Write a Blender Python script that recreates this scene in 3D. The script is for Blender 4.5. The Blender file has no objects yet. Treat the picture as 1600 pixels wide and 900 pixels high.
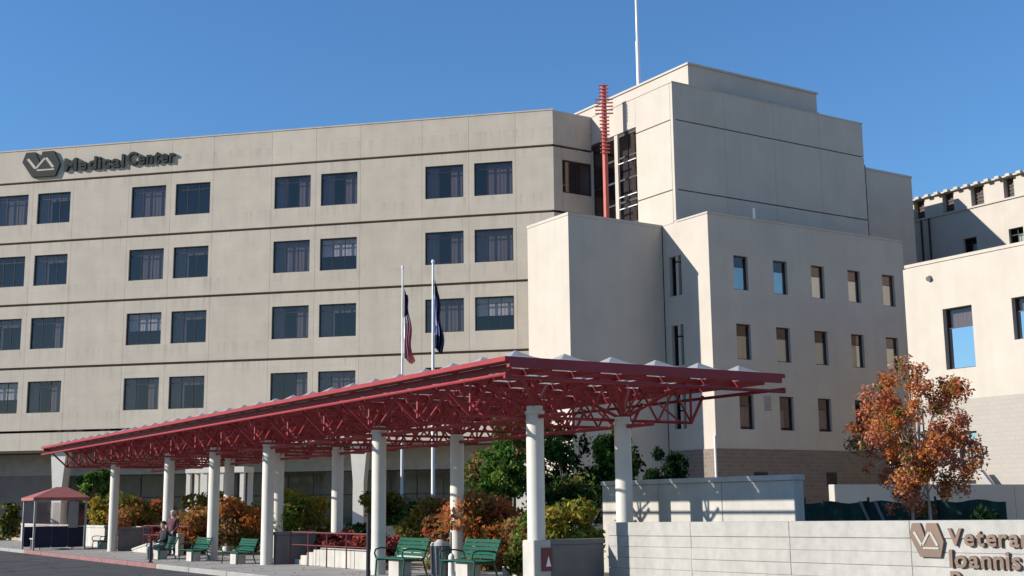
import bpy, math, random
import numpy as np
from mathutils import Vector, Matrix

C = bpy.context.scene.collection
R = math.radians
SC = bpy.context.scene

# ------------------------------------------------------------------ camera, sky, sun, exposure
cam_d = bpy.data.cameras.new("camera")
cam = bpy.data.objects.new("camera", cam_d)
C.objects.link(cam)
SC.camera = cam
F_PX, PITCH, ROLL, HEAD = 1959.57, R(9.85674), R(0.64847), R(32.83777)
cam_d.sensor_width = 36.0
cam_d.lens = F_PX / 1600.0 * 36.0
cam_d.clip_start = 0.1
cam_d.clip_end = 6000
_f = Vector((math.sin(HEAD) * math.cos(PITCH), math.cos(HEAD) * math.cos(PITCH), math.sin(PITCH)))
_r0 = Vector((math.cos(HEAD), -math.sin(HEAD), 0))
_d0 = _f.cross(_r0)
_c, _s = math.cos(ROLL), math.sin(ROLL)
_r = _c * _r0 + _s * _d0
_d = -_s * _r0 + _c * _d0
m = Matrix.Identity(4)
for i in range(3):
    m[i][0] = _r[i]; m[i][1] = -_d[i]; m[i][2] = -_f[i]
m[0][3], m[1][3], m[2][3] = 0, 0, 1.6
cam.matrix_world = m

SUN_DIR = Vector((-6.3, 2.83, 3.1)).normalized()      # towards the sun
SUN_EL = math.asin(SUN_DIR.z)
SUN_AZ = math.atan2(SUN_DIR.x, SUN_DIR.y)             # clockwise from +Y
w = bpy.data.worlds.new("World")
SC.world = w
w.use_nodes = True
nt = w.node_tree
sky = nt.nodes.new("ShaderNodeTexSky")
sky.sky_type = 'NISHITA'
sky.sun_disc = False
sky.sun_elevation = SUN_EL
sky.sun_rotation = SUN_AZ
sky.altitude = 1400
sky.air_density = 1.6
sky.dust_density = 0.0
sky.ozone_density = 10.0
bg = nt.nodes["Background"]
nt.links.new(sky.outputs[0], bg.inputs[0])
bg.inputs[1].default_value = 0.105
sun_d = bpy.data.lights.new("sun", 'SUN')
sun_d.energy = 4.6
sun_d.angle = R(0.5)
sun_d.color = (1.0, 0.945, 0.87)
sun = bpy.data.objects.new("sun", sun_d)
C.objects.link(sun)
sun.location = (-60, 30, 60)
sun.rotation_euler = SUN_DIR.to_track_quat('Z', 'Y').to_euler()
SC.view_settings.view_transform = 'Standard'
SC.view_settings.look = 'None'
SC.view_settings.gamma = 1.0
SC.view_settings.exposure = 0.58
SC.cycles.max_bounces = 8
SC.cycles.transparent_max_bounces = 16
SC.cycles.caustics_reflective = False
SC.cycles.caustics_refractive = False

rng = random.Random(7)

# ------------------------------------------------------------------ materials
def mat(name, col, rough=0.75, var=0.10, scale=1.5, bump=0.0, bscale=30.0, metal=0.0, spec=0.4, stretch=None, streak=0.0):
    M = bpy.data.materials.new(name)
    M.use_nodes = True
    t = M.node_tree
    b = t.nodes["Principled BSDF"]
    b.inputs["Roughness"].default_value = rough
    b.inputs["Metallic"].default_value = metal
    b.inputs["Specular IOR Level"].default_value = spec
    geo = t.nodes.new("ShaderNodeNewGeometry")
    src = geo.outputs["Position"]
    if stretch:
        mp = t.nodes.new("ShaderNodeMapping")
        mp.inputs["Scale"].default_value = stretch
        t.links.new(src, mp.inputs["Vector"])
        src = mp.outputs["Vector"]
    n = t.nodes.new("ShaderNodeTexNoise")
    n.inputs["Scale"].default_value = scale
    n.inputs["Detail"].default_value = 6
    t.links.new(src, n.inputs["Vector"])
    rp = t.nodes.new("ShaderNodeMapRange")
    rp.inputs[1].default_value = 0.3; rp.inputs[2].default_value = 0.7
    rp.inputs[3].default_value = 1 - var; rp.inputs[4].default_value = 1 + var
    t.links.new(n.outputs["Fac"], rp.inputs[0])
    mx = t.nodes.new("ShaderNodeMix")
    mx.data_type = 'RGBA'; mx.blend_type = 'MULTIPLY'
    mx.inputs[0].default_value = 1.0
    mx.inputs[6].default_value = (*col, 1)
    t.links.new(rp.outputs[0], mx.inputs[7])
    t.links.new(mx.outputs[2], b.inputs["Base Color"])
    if streak:
        m3 = t.nodes.new("ShaderNodeMapping"); m3.inputs["Scale"].default_value = (1, 1, 0.06)
        t.links.new(geo.outputs["Position"], m3.inputs["Vector"])
        n3 = t.nodes.new("ShaderNodeTexNoise"); n3.inputs["Scale"].default_value = 2.2; n3.inputs["Detail"].default_value = 5
        t.links.new(m3.outputs[0], n3.inputs["Vector"])
        r3 = t.nodes.new("ShaderNodeMapRange"); r3.inputs[1].default_value = .35; r3.inputs[2].default_value = .65
        r3.inputs[3].default_value = 1 - streak; r3.inputs[4].default_value = 1 + streak * .4
        t.links.new(n3.outputs["Fac"], r3.inputs[0])
        x3 = t.nodes.new("ShaderNodeMix"); x3.data_type = 'RGBA'; x3.blend_type = 'MULTIPLY'; x3.inputs[0].default_value = 1
        t.links.new(mx.outputs[2], x3.inputs[6]); t.links.new(r3.outputs[0], x3.inputs[7])
        t.links.new(x3.outputs[2], b.inputs["Base Color"])
    if bump:
        n2 = t.nodes.new("ShaderNodeTexNoise")
        n2.inputs["Scale"].default_value = bscale
        n2.inputs["Detail"].default_value = 4
        t.links.new(geo.outputs["Position"], n2.inputs["Vector"])
        bp = t.nodes.new("ShaderNodeBump")
        bp.inputs["Strength"].default_value = bump
        bp.inputs["Distance"].default_value = 0.02
        t.links.new(n2.outputs["Fac"], bp.inputs["Height"])
        t.links.new(bp.outputs[0], b.inputs["Normal"])
    return M

def scored(name, col, period, width, dark, **k):
    """concrete with fine horizontal form lines (drawn as darker bands in the colour)"""
    M = mat(name, col, **k)
    t = M.node_tree
    b = t.nodes["Principled BSDF"]
    geo = t.nodes.new("ShaderNodeNewGeometry")
    sp = t.nodes.new("ShaderNodeSeparateXYZ")
    t.links.new(geo.outputs["Position"], sp.inputs[0])
    dv = t.nodes.new("ShaderNodeMath"); dv.operation = 'DIVIDE'; dv.inputs[1].default_value = period
    t.links.new(sp.outputs[2], dv.inputs[0])
    fr = t.nodes.new("ShaderNodeMath"); fr.operation = 'FRACT'
    t.links.new(dv.outputs[0], fr.inputs[0])
    lt = t.nodes.new("ShaderNodeMath"); lt.operation = 'LESS_THAN'; lt.inputs[1].default_value = width / period
    t.links.new(fr.outputs[0], lt.inputs[0])
    mx = t.nodes.new("ShaderNodeMix"); mx.data_type = 'RGBA'; mx.blend_type = 'MULTIPLY'
    src = b.inputs["Base Color"].links[0].from_socket
    t.links.new(lt.outputs[0], mx.inputs[0])
    t.links.new(src, mx.inputs[6])
    mx.inputs[7].default_value = (dark, dark, dark, 1)
    last = mx.outputs[2]
    def node(ty, **k):
        n = t.nodes.new(ty)
        for a, v in k.items(): setattr(n, a, v)
        return n
    def mrange(src, a0, a1, b0, b1):
        n = node("ShaderNodeMapRange"); t.links.new(src, n.inputs[0])
        for i, v in enumerate((a0, a1, b0, b1)): n.inputs[i + 1].default_value = v
        return n.outputs[0]
    def mul(a, bq):
        n = node("ShaderNodeMath", operation='MULTIPLY'); t.links.new(a, n.inputs[0]); t.links.new(bq, n.inputs[1]); return n.outputs[0]
    oi = node("ShaderNodeObjectInfo")
    tone = mrange(oi.outputs["Random"], 0, 1, .955, 1.035)
    tc = node("ShaderNodeTexCoord"); so = node("ShaderNodeSeparateXYZ"); t.links.new(tc.outputs["Object"], so.inputs[0])
    top = mrange(so.outputs[2], 2.9, 3.85, 0, 1)
    sill = mul(mrange(so.outputs[2], .15, 1.05, 0, 1), mrange(so.outputs[2], 1.05, 1.10, 1, 0))
    mx_ = node("ShaderNodeMath", operation='MAXIMUM'); t.links.new(top, mx_.inputs[0]); t.links.new(sill, mx_.inputs[1])
    mp = node("ShaderNodeMapping"); mp.inputs["Scale"].default_value = (1, 1, .05); t.links.new(geo.outputs["Position"], mp.inputs["Vector"])
    nz = node("ShaderNodeTexNoise"); nz.inputs["Scale"].default_value = 4.5; nz.inputs["Detail"].default_value = 6; t.links.new(mp.outputs[0], nz.inputs["Vector"])
    stn = mrange(mul(mx_.outputs[0], mrange(nz.outputs["Fac"], .50, .68, 0, 1)), 0, 1, 1, .84)
    fin = mul(tone, stn)
    m2 = node("ShaderNodeMix", data_type='RGBA', blend_type='MULTIPLY'); m2.inputs[0].default_value = 1
    t.links.new(last, m2.inputs[6]); t.links.new(fin, m2.inputs[7])
    t.links.new(m2.outputs[2], b.inputs["Base Color"])
    return M

def brickmat(name, col, col2, mortar):
    M = bpy.data.materials.new(name); M.use_nodes = True
    t = M.node_tree; b = t.nodes["Principled BSDF"]
    b.inputs["Roughness"].default_value = 0.85
    geo = t.nodes.new("ShaderNodeNewGeometry")
    sp = t.nodes.new("ShaderNodeSeparateXYZ"); t.links.new(geo.outputs["Position"], sp.inputs[0])
    ad = t.nodes.new("ShaderNodeMath"); ad.operation = 'ADD'
    t.links.new(sp.outputs[0], ad.inputs[0]); t.links.new(sp.outputs[1], ad.inputs[1])
    cb = t.nodes.new("ShaderNodeCombineXYZ")
    t.links.new(ad.outputs[0], cb.inputs[0]); t.links.new(sp.outputs[2], cb.inputs[1])
    br = t.nodes.new("ShaderNodeTexBrick")
    t.links.new(cb.outputs[0], br.inputs["Vector"])
    br.inputs["Color1"].default_value = (*col, 1); br.inputs["Color2"].default_value = (*col2, 1)
    br.inputs["Mortar"].default_value = (*mortar, 1)
    br.inputs["Scale"].default_value = 1.0
    br.inputs["Brick Width"].default_value = 0.40; br.inputs["Row Height"].default_value = 0.20
    br.inputs["Mortar Size"].default_value = 0.012
    t.links.new(br.outputs[0], b.inputs["Base Color"])
    return M

def glass(name, tint, base=0.35, ior=1.5, gcol=(0.9, 0.95, 1, 1)):
    M = bpy.data.materials.new(name); M.use_nodes = True
    t = M.node_tree
    for n in list(t.nodes):
        if n.type == 'BSDF_PRINCIPLED': t.nodes.remove(n)
    out = t.nodes["Material Output"]
    tr = t.nodes.new("ShaderNodeBsdfTransparent"); tr.inputs[0].default_value = (*tint, 1)
    gl = t.nodes.new("ShaderNodeBsdfGlossy"); gl.inputs["Roughness"].default_value = 0.03
    gl.inputs["Color"].default_value = gcol
    fr = t.nodes.new("ShaderNodeFresnel"); fr.inputs[0].default_value = ior
    ad = t.nodes.new("ShaderNodeMath"); ad.operation = 'ADD'; ad.use_clamp = True; ad.inputs[1].default_value = base
    t.links.new(fr.outputs[0], ad.inputs[0])
    mx = t.nodes.new("ShaderNodeMixShader")
    gb = t.nodes.new("ShaderNodeNewGeometry")
    ng = t.nodes.new("ShaderNodeMath"); ng.operation = 'SUBTRACT'; ng.inputs[0].default_value = 1.0
    t.links.new(gb.outputs["Backfacing"], ng.inputs[1])
    ml = t.nodes.new("ShaderNodeMath"); ml.operation = 'MULTIPLY'      # reflect at the outer skin of each pane only
    t.links.new(ad.outputs[0], ml.inputs[0]); t.links.new(ng.outputs[0], ml.inputs[1])
    t.links.new(ml.outputs[0], mx.inputs[0]); t.links.new(tr.outputs[0], mx.inputs[1]); t.links.new(gl.outputs[0], mx.inputs[2])
    t.links.new(mx.outputs[0], out.inputs[0])
    return M

def acrylic(name, col):
    M = bpy.data.materials.new(name); M.use_nodes = True
    t = M.node_tree
    for n in list(t.nodes):
        if n.type == 'BSDF_PRINCIPLED': t.nodes.remove(n)
    out = t.nodes["Material Output"]
    df = t.nodes.new("ShaderNodeBsdfDiffuse"); df.inputs[0].default_value = (*col, 1)
    tl = t.nodes.new("ShaderNodeBsdfTranslucent"); tl.inputs[0].default_value = (*col, 1)
    mx = t.nodes.new("ShaderNodeMixShader"); mx.inputs[0].default_value = 0.52
    t.links.new(df.outputs[0], mx.inputs[1]); t.links.new(tl.outputs[0], mx.inputs[2])
    t.links.new(mx.outputs[0], out.inputs[0])
    return M

def leafmat(name, col, var=0.35):
    M = bpy.data.materials.new(name); M.use_nodes = True
    t = M.node_tree
    for n in list(t.nodes):
        if n.type == 'BSDF_PRINCIPLED': t.nodes.remove(n)
    out = t.nodes["Material Output"]
    geo = t.nodes.new("ShaderNodeNewGeometry")
    rp = t.nodes.new("ShaderNodeMapRange"); rp.inputs[3].default_value = 1 - var; rp.inputs[4].default_value = 1 + var
    t.links.new(geo.outputs["Random Per Island"], rp.inputs[0])
    mx0 = t.nodes.new("ShaderNodeMix"); mx0.data_type = 'RGBA'; mx0.blend_type = 'MULTIPLY'; mx0.inputs[0].default_value = 1
    mx0.inputs[6].default_value = (*col, 1); t.links.new(rp.outputs[0], mx0.inputs[7])
    df = t.nodes.new("ShaderNodeBsdfDiffuse"); tl = t.nodes.new("ShaderNodeBsdfTranslucent")
    t.links.new(mx0.outputs[2], df.inputs[0]); t.links.new(mx0.outputs[2], tl.inputs[0])
    mx = t.nodes.new("ShaderNodeMixShader"); mx.inputs[0].default_value = 0.38
    t.links.new(df.outputs[0], mx.inputs[1]); t.links.new(tl.outputs[0], mx.inputs[2])
    t.links.new(mx.outputs[0], out.inputs[0])
    return M

M_WING = scored("precast_concrete_tan", (0.525, 0.463, 0.375), 0.66, 0.03, 0.94, streak=0.03, var=0.06, scale=0.9, bump=0.25, bscale=18, rough=0.9, spec=0.2)
M_STUC = mat("cream_stucco", (0.485, 0.435, 0.37), streak=0.03, var=0.05, scale=0.7, bump=0.2, bscale=25, rough=0.92, spec=0.2)
M_STUC2 = M_STUC
M_JOINT = mat("dark_joint_sealant", (0.16, 0.135, 0.105), var=0.1)
M_BRICKD = brickmat("dark_brown_brick", (0.17, 0.135, 0.11), (0.21, 0.165, 0.13), (0.24, 0.20, 0.17))
M_BRICKL = brickmat("pale_split_brick", (0.35, 0.315, 0.27), (0.37, 0.33, 0.285), (0.32, 0.29, 0.25))
M_CONC = mat("pale_concrete", (0.46, 0.435, 0.385), streak=0.12, var=0.09, scale=2.5, bump=0.3, bscale=40, rough=0.9, spec=0.2)
M_BLOCK = mat("white_split_block", (0.385, 0.37, 0.335), streak=0.10, var=0.08, scale=6.0, bump=0.6, bscale=60, rough=0.92, spec=0.2)
M_PLANT = mat("dark_planter_concrete", (0.17, 0.16, 0.15), var=0.15, scale=2.0, bump=0.3, bscale=40, rough=0.9)  # one even dark tone for the planter end walls
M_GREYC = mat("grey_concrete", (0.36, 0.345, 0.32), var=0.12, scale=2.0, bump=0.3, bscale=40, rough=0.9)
M_COL = mat("white_painted_column", (0.60, 0.57, 0.50), var=0.05, scale=2.0, bump=0.1, bscale=50, rough=0.6)
M_RED = mat("red_painted_steel", (0.29, 0.034, 0.038), var=0.12, scale=3.0, rough=0.5, bump=0.05, bscale=80, spec=0.25)
M_REDK = mat("faded_red_kerb_paint", (0.24, 0.115, 0.105), var=0.2, scale=5.0, rough=0.8)
M_DARKF = mat("dark_bronze_frame", (0.035, 0.032, 0.034), var=0.1, rough=0.45)
M_GLASS = glass("window_glass", (0.80, 0.77, 0.78), 0.045, 1.5, (1.0, 0.80, 0.74, 1))
M_GLASSB = glass("mirror_window_glass", (0.35, 0.40, 0.45), 0.62)
M_GLASSA = glass("annex_window_glass", (0.7, 0.74, 0.74), 0.22, 1.5, (1, .97, .92, 1))
M_GLASSD = glass("tinted_shop_glass", (0.8, 0.82, 0.80), 0.0, 1.3)
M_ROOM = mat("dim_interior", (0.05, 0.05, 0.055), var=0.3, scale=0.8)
M_BLIND = mat("grey_curtain", (0.23, 0.215, 0.225), var=0.12, scale=9, rough=0.9, stretch=(1, 1, 0.05))
M_BLIND2 = mat("pale_roller_blind", (0.72, 0.78, 0.78), var=0.06, scale=3, rough=0.9)
M_ROOF = mat("roof_gravel", (0.30, 0.28, 0.25), var=0.2, scale=6)
M_ASPH = mat("asphalt", (0.055, 0.055, 0.056), var=0.32, scale=1.1, bump=0.5, bscale=120, rough=0.9)
def cracks(M, scale, wdt, dark):
    t = M.node_tree; b = t.nodes["Principled BSDF"]
    geo = t.nodes.new("ShaderNodeNewGeometry")
    nz = t.nodes.new("ShaderNodeTexNoise"); nz.inputs["Scale"].default_value = 1.4; t.links.new(geo.outputs["Position"], nz.inputs["Vector"])
    ad = t.nodes.new("ShaderNodeMix"); ad.data_type = 'RGBA'; ad.blend_type = 'LINEAR_LIGHT'; ad.inputs[0].default_value = .5
    t.links.new(geo.outputs["Position"], ad.inputs[6]); t.links.new(nz.outputs["Color"], ad.inputs[7])
    vo = t.nodes.new("ShaderNodeTexVoronoi"); vo.feature = 'DISTANCE_TO_EDGE'; vo.inputs["Scale"].default_value = scale
    t.links.new(ad.outputs[2], vo.inputs["Vector"])
    lt = t.nodes.new("ShaderNodeMath"); lt.operation = 'LESS_THAN'; lt.inputs[1].default_value = wdt; t.links.new(vo.outputs["Distance"], lt.inputs[0])
    mx = t.nodes.new("ShaderNodeMix"); mx.data_type = 'RGBA'; mx.blend_type = 'MULTIPLY'
    src = b.inputs["Base Color"].links[0].from_socket
    t.links.new(lt.outputs[0], mx.inputs[0]); t.links.new(src, mx.inputs[6]); mx.inputs[7].default_value = (dark, dark, dark, 1)
    t.links.new(mx.outputs[2], b.inputs["Base Color"])
cracks(M_ASPH, .32, .012, .35)
M_PAVE = mat("concrete_paving", (0.30, 0.285, 0.26), var=0.12, scale=1.3, bump=0.25, bscale=60, rough=0.9)
M_EARTH = mat("decomposed_granite", (0.34, 0.275, 0.19), var=0.35, scale=4, bump=0.6, bscale=25)
M_GRND = mat("dry_ground", (0.33, 0.27, 0.19), var=0.3, scale=0.4)
M_GREEN = mat("green_bench_paint", (0.006, 0.078, 0.048), var=0.1, rough=0.4)
M_DGREEN = mat("dark_green_letter_paint", (0.012, 0.020, 0.016), var=0.1, rough=0.6, spec=0.2)
M_BLACK = mat("black_painted_metal", (0.02, 0.02, 0.022), var=0.1, rough=0.4)
M_GREYM = mat("grey_painted_metal", (0.22, 0.23, 0.25), var=0.1, rough=0.4, metal=0.3)
M_BIN = mat("dark_grey_bin_metal", (0.085, 0.088, 0.10), var=0.15, rough=0.5)
M_WHITEM = mat("white_painted_metal", (0.75, 0.75, 0.73), var=0.04, rough=0.35)
M_BRONZE = mat("bronze_lettering", (0.17, 0.115, 0.085), var=0.12, rough=0.5, metal=0.2)
M_SKYL = acrylic("white_acrylic", (0.55, 0.56, 0.57))
M_TREND = mat("salmon_red_steel", (0.46, 0.11, 0.09), var=0.1, rough=0.4)
M_BARK = mat("grey_brown_bark", (0.17, 0.13, 0.10), var=0.25, scale=12, bump=0.6, bscale=50, stretch=(1, 1, 0.25))
M_BARKP = mat("pale_bark", (0.42, 0.37, 0.31), var=0.2, scale=12, bump=0.4, bscale=50, stretch=(1, 1, 0.25))
M_FABG = mat("dark_green_screen_fabric", (0.012, 0.05, 0.04), var=0.3, scale=3, rough=0.8)
M_MAROON = mat("maroon_paint", (0.13, 0.03, 0.035), var=0.1, rough=0.5)
M_SKIN = mat("skin", (0.50, 0.30, 0.22), var=0.05, rough=0.6)
M_NAVY = mat("navy_cloth", (0.02, 0.022, 0.045), var=0.2, rough=0.9)
M_DCLOTH = mat("charcoal_cloth", (0.025, 0.025, 0.03), var=0.2, rough=0.9)
M_RCLOTH = mat("dull_red_cloth", (0.12, 0.045, 0.055), var=0.2, rough=0.9)
M_GCLOTH = mat("grey_cloth", (0.20, 0.20, 0.22), var=0.2, rough=0.9)
M_HAIR = mat("grey_hair", (0.45, 0.43, 0.40), var=0.2, rough=0.8)
M_HAIRD = mat("dark_hair", (0.03, 0.022, 0.018), var=0.2, rough=0.7)
M_FRED = mat("flag_red_cloth", (0.55, 0.07, 0.08), var=0.1, rough=0.9)
M_FWHITE = mat("flag_white_cloth", (0.82, 0.78, 0.76), var=0.1, rough=0.9)
M_FNAVY = mat("flag_navy_cloth", (0.015, 0.02, 0.06), var=0.1, rough=0.9)
M_FLAV = mat("flag_lavender_cloth", (0.33, 0.34, 0.56), var=0.1, rough=0.9)

L_GREEN = leafmat("leaf_green", (0.075, 0.15, 0.03))
L_LGREEN = leafmat("leaf_light_green", (0.15, 0.23, 0.045))
L_DARK = leafmat("leaf_dark_green", (0.018, 0.040, 0.016))
L_OLIVE = leafmat("leaf_olive", (0.17, 0.165, 0.04))
L_YEL = leafmat("leaf_yellow", (0.36, 0.27, 0.045))
L_OR = leafmat("leaf_orange", (0.50, 0.19, 0.055))
L_RUST = leafmat("leaf_rust", (0.40, 0.125, 0.06))
L_RED = leafmat("leaf_red", (0.34, 0.085, 0.065))
L_BROWN = leafmat("leaf_brown", (0.26, 0.16, 0.07))
L_PINK = leafmat("leaf_salmon", (0.58, 0.26, 0.17))
L_BARB = leafmat("leaf_barberry", (0.095, 0.022, 0.03))

# ------------------------------------------------------------------ builders
BASE = {}

def wb(parent):
    return BASE.get(parent.name, Vector((0, 0, 0))) if parent else Vector((0, 0, 0))

class MB:
    def __init__(s):
        s.v = []; s.f = []; s.mi = []; s.cur = 0
    def _add(s, vs, fs):
        n = len(s.v); s.v += [tuple(p) for p in vs]
        for f in fs:
            s.f.append(tuple(n + i for i in f)); s.mi.append(s.cur)
        return s
    def box(s, x0, x1, y0, y1, z0, z1):
        x0, x1 = min(x0, x1), max(x0, x1); y0, y1 = min(y0, y1), max(y0, y1)
        return s._add([(x0, y0, z0), (x1, y0, z0), (x1, y1, z0), (x0, y1, z0), (x0, y0, z1), (x1, y0, z1), (x1, y1, z1), (x0, y1, z1)],
                      [(0, 3, 2, 1), (4, 5, 6, 7), (0, 1, 5, 4), (1, 2, 6, 5), (2, 3, 7, 6), (3, 0, 4, 7)])
    def bbox(s, x0, x1, y0, y1, z0, z1, c):
        """box with its four upright and top edges chamfered by c"""
        a = [(x0 + c, y0), (x1 - c, y0), (x1, y0 + c), (x1, y1 - c), (x1 - c, y1), (x0 + c, y1), (x0, y1 - c), (x0, y0 + c)]
        cx, cy = (x0 + x1) / 2, (y0 + y1) / 2
        def ins(p): return (min(max(p[0], x0 + c), x1 - c), min(max(p[1], y0 + c), y1 - c))
        vs = [(p[0], p[1], z0) for p in a] + [(p[0], p[1], z1 - c) for p in a] + [(*ins(p), z1) for p in a]
        fs = [(i, (i + 1) % 8, 8 + (i + 1) % 8, 8 + i) for i in range(8)] + [(8 + i, 8 + (i + 1) % 8, 16 + (i + 1) % 8, 16 + i) for i in range(8)]
        fs += [tuple(range(16, 24)), tuple(reversed(range(8)))]
        return s._add(vs, fs)
    def tube(s, p, q, r, n=6, r2=None, caps=True):
        p, q = Vector(p), Vector(q); r2 = r if r2 is None else r2
        d = (q - p).normalized()
        a = d.cross(Vector((0, 0, 1)) if abs(d.z) < .9 else Vector((1, 0, 0))).normalized(); b = d.cross(a)
        vs = []
        for (c, rr) in ((p, r), (q, r2)):
            for i in range(n):
                t = 2 * math.pi * i / n
                vs.append(c + rr * (math.cos(t) * a + math.sin(t) * b))
        fs = [(i, (i + 1) % n, n + (i + 1) % n, n + i) for i in range(n)]
        if caps: fs += [tuple(reversed(range(n))), tuple(range(n, 2 * n))]
        return s._add(vs, fs)
    def path(s, pts, r, n=6):
        for a, b in zip(pts[:-1], pts[1:]): s.tube(a, b, r, n)
        return s
    def prism(s, poly, axis, a0, a1):
        """polygon of 2-D points swept along axis ('x','y','z') from a0 to a1"""
        def P(p, a):
            return {'x': (a, p[0], p[1]), 'y': (p[0], a, p[1]), 'z': (p[0], p[1], a)}[axis]
        n = len(poly)
        return s._add([P(p, a0) for p in poly] + [P(p, a1) for p in poly],
                      [(i, (i + 1) % n, n + (i + 1) % n, n + i) for i in range(n)] + [tuple(reversed(range(n))), tuple(range(n, 2 * n))])
    def mesh(s, name, mats, off=Vector((0, 0, 0))):
        me = bpy.data.meshes.new(name)
        me.from_pydata([(a - off[0], b - off[1], c - off[2]) for a, b, c in s.v], [], s.f)
        for M in (mats if isinstance(mats, (list, tuple)) else [mats]): me.materials.append(M)
        if any(s.mi): me.polygons.foreach_set("material_index", s.mi)
        me.validate(); me.update()
        import bmesh
        bm = bmesh.new(); bm.from_mesh(me)
        bmesh.ops.recalc_face_normals(bm, faces=bm.faces)
        bm.to_mesh(me); bm.free()
        return me
    def build(s, name, mats, parent=None, smooth=False):
        """vertices in world coordinates; linked as one object under parent (an unrotated thing)"""
        me = s.mesh(name, mats, wb(parent))
        if smooth: shade(me)
        o = bpy.data.objects.new(name, me); C.objects.link(o)
        if parent:
            o.parent = parent
            BASE[o.name] = wb(parent).copy()
        return o

def shade(me):
    me.polygons.foreach_set("use_smooth", [True] * len(me.polygons))
    try: me.set_sharp_from_angle(angle=R(40))
    except Exception: pass

def put(name, me, parent=None, loc=(0, 0, 0), rz=0.0, local=False):
    o = bpy.data.objects.new(name, me); C.objects.link(o)
    o.parent = parent
    o.location = Vector(loc) if local else Vector(loc) - wb(parent)
    o.rotation_euler = (0, 0, rz)
    return o

def tag(o, label=None, cat=None, group=None, kind=None):
    if label: o['label'] = label
    if cat: o['category'] = cat
    if group: o['group'] = group
    if kind: o['kind'] = kind
    return o

def thing(name, loc, label, cat, group=None):
    o = bpy.data.objects.new(name, None); C.objects.link(o)
    o.empty_display_size = 0.3
    o.location = loc
    BASE[o.name] = Vector(loc)
    return tag(o, label, cat, group)

def kids(o): return [c for c in C.objects if c.parent is o]

def copy_tree(o, loc=None, rz=None, label=None, parent=None):
    c = o.copy(); C.objects.link(c)
    if parent is not None: c.parent = parent
    if loc is not None: c.location = loc
    if rz is not None: c.rotation_euler = (0, 0, rz)
    if label: c['label'] = label
    for ch in list(o.children): copy_tree(ch, parent=c)
    return c

class Frame:
    """a facade plane: t runs along the wall, n points out of it"""
    def __init__(s, o, en):
        s.o = Vector((o[0], o[1], 0)); s.en = Vector((en[0], en[1], 0)).normalized()
        s.ex = Vector((s.en.y, -s.en.x, 0)); s.rz = math.atan2(s.ex.y, s.ex.x)
    def P(s, t, n, z): return s.o + s.ex * t + s.en * n + Vector((0, 0, z))
    def mbbox(s, mb, t0, t1, n0, n1, z0, z1):
        cs = [s.P(t, n, z) for z in (z0, z1) for (t, n) in ((t0, n0), (t1, n0), (t1, n1), (t0, n1))]
        return mb._add(cs, [(0, 3, 2, 1), (4, 5, 6, 7), (0, 1, 5, 4), (1, 2, 6, 5), (2, 3, 7, 6), (3, 0, 4, 7)])

_panels = {}
def panel_mesh(wd, ht, hole, th, M):
    key = (round(wd, 3), round(ht, 3), tuple(round(x, 3) for x in hole) if hole else None, th, M.name)
    if key in _panels: return _panels[key]
    mb = MB()
    if not hole:
        mb.box(0, wd, -th, 0, 0, ht)
    else:
        a, b, c, d = hole
        xs, zs = [0, wd, wd, 0], [0, 0, ht, ht]
        hx, hz = [a, b, b, a], [c, c, d, d]
        vs = []
        for y in (0, -th):
            vs += [(xs[i], y, zs[i]) for i in range(4)] + [(hx[i], y, hz[i]) for i in range(4)]
        fs = []
        for k in (0, 8):
            fs += [(k + i, k + (i + 1) % 4, k + 4 + (i + 1) % 4, k + 4 + i) for i in range(4)]
        fs += [(i, (i + 1) % 4, 8 + (i + 1) % 4, 8 + i) for i in range(4)]
        fs += [(4 + i, 4 + (i + 1) % 4, 12 + (i + 1) % 4, 12 + i) for i in range(4)]
        mb._add(vs, fs)
    _panels[key] = mb.mesh("wall_panel", M)
    return _panels[key]

def panel(F, th_, t0, t1, z0, z1, hole=None, M=None, n=0.0, thick=0.2, name="wall_panel"):
    g = 0.006
    h = (hole[0] - t0 - g, hole[1] - t0 - g, hole[2] - z0, hole[3] - z0) if hole else None
    return put(name, panel_mesh(t1 - t0 - 2 * g, z1 - z0, h, thick, M), th_, F.P(t0 + g, n, z0), F.rz)

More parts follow.
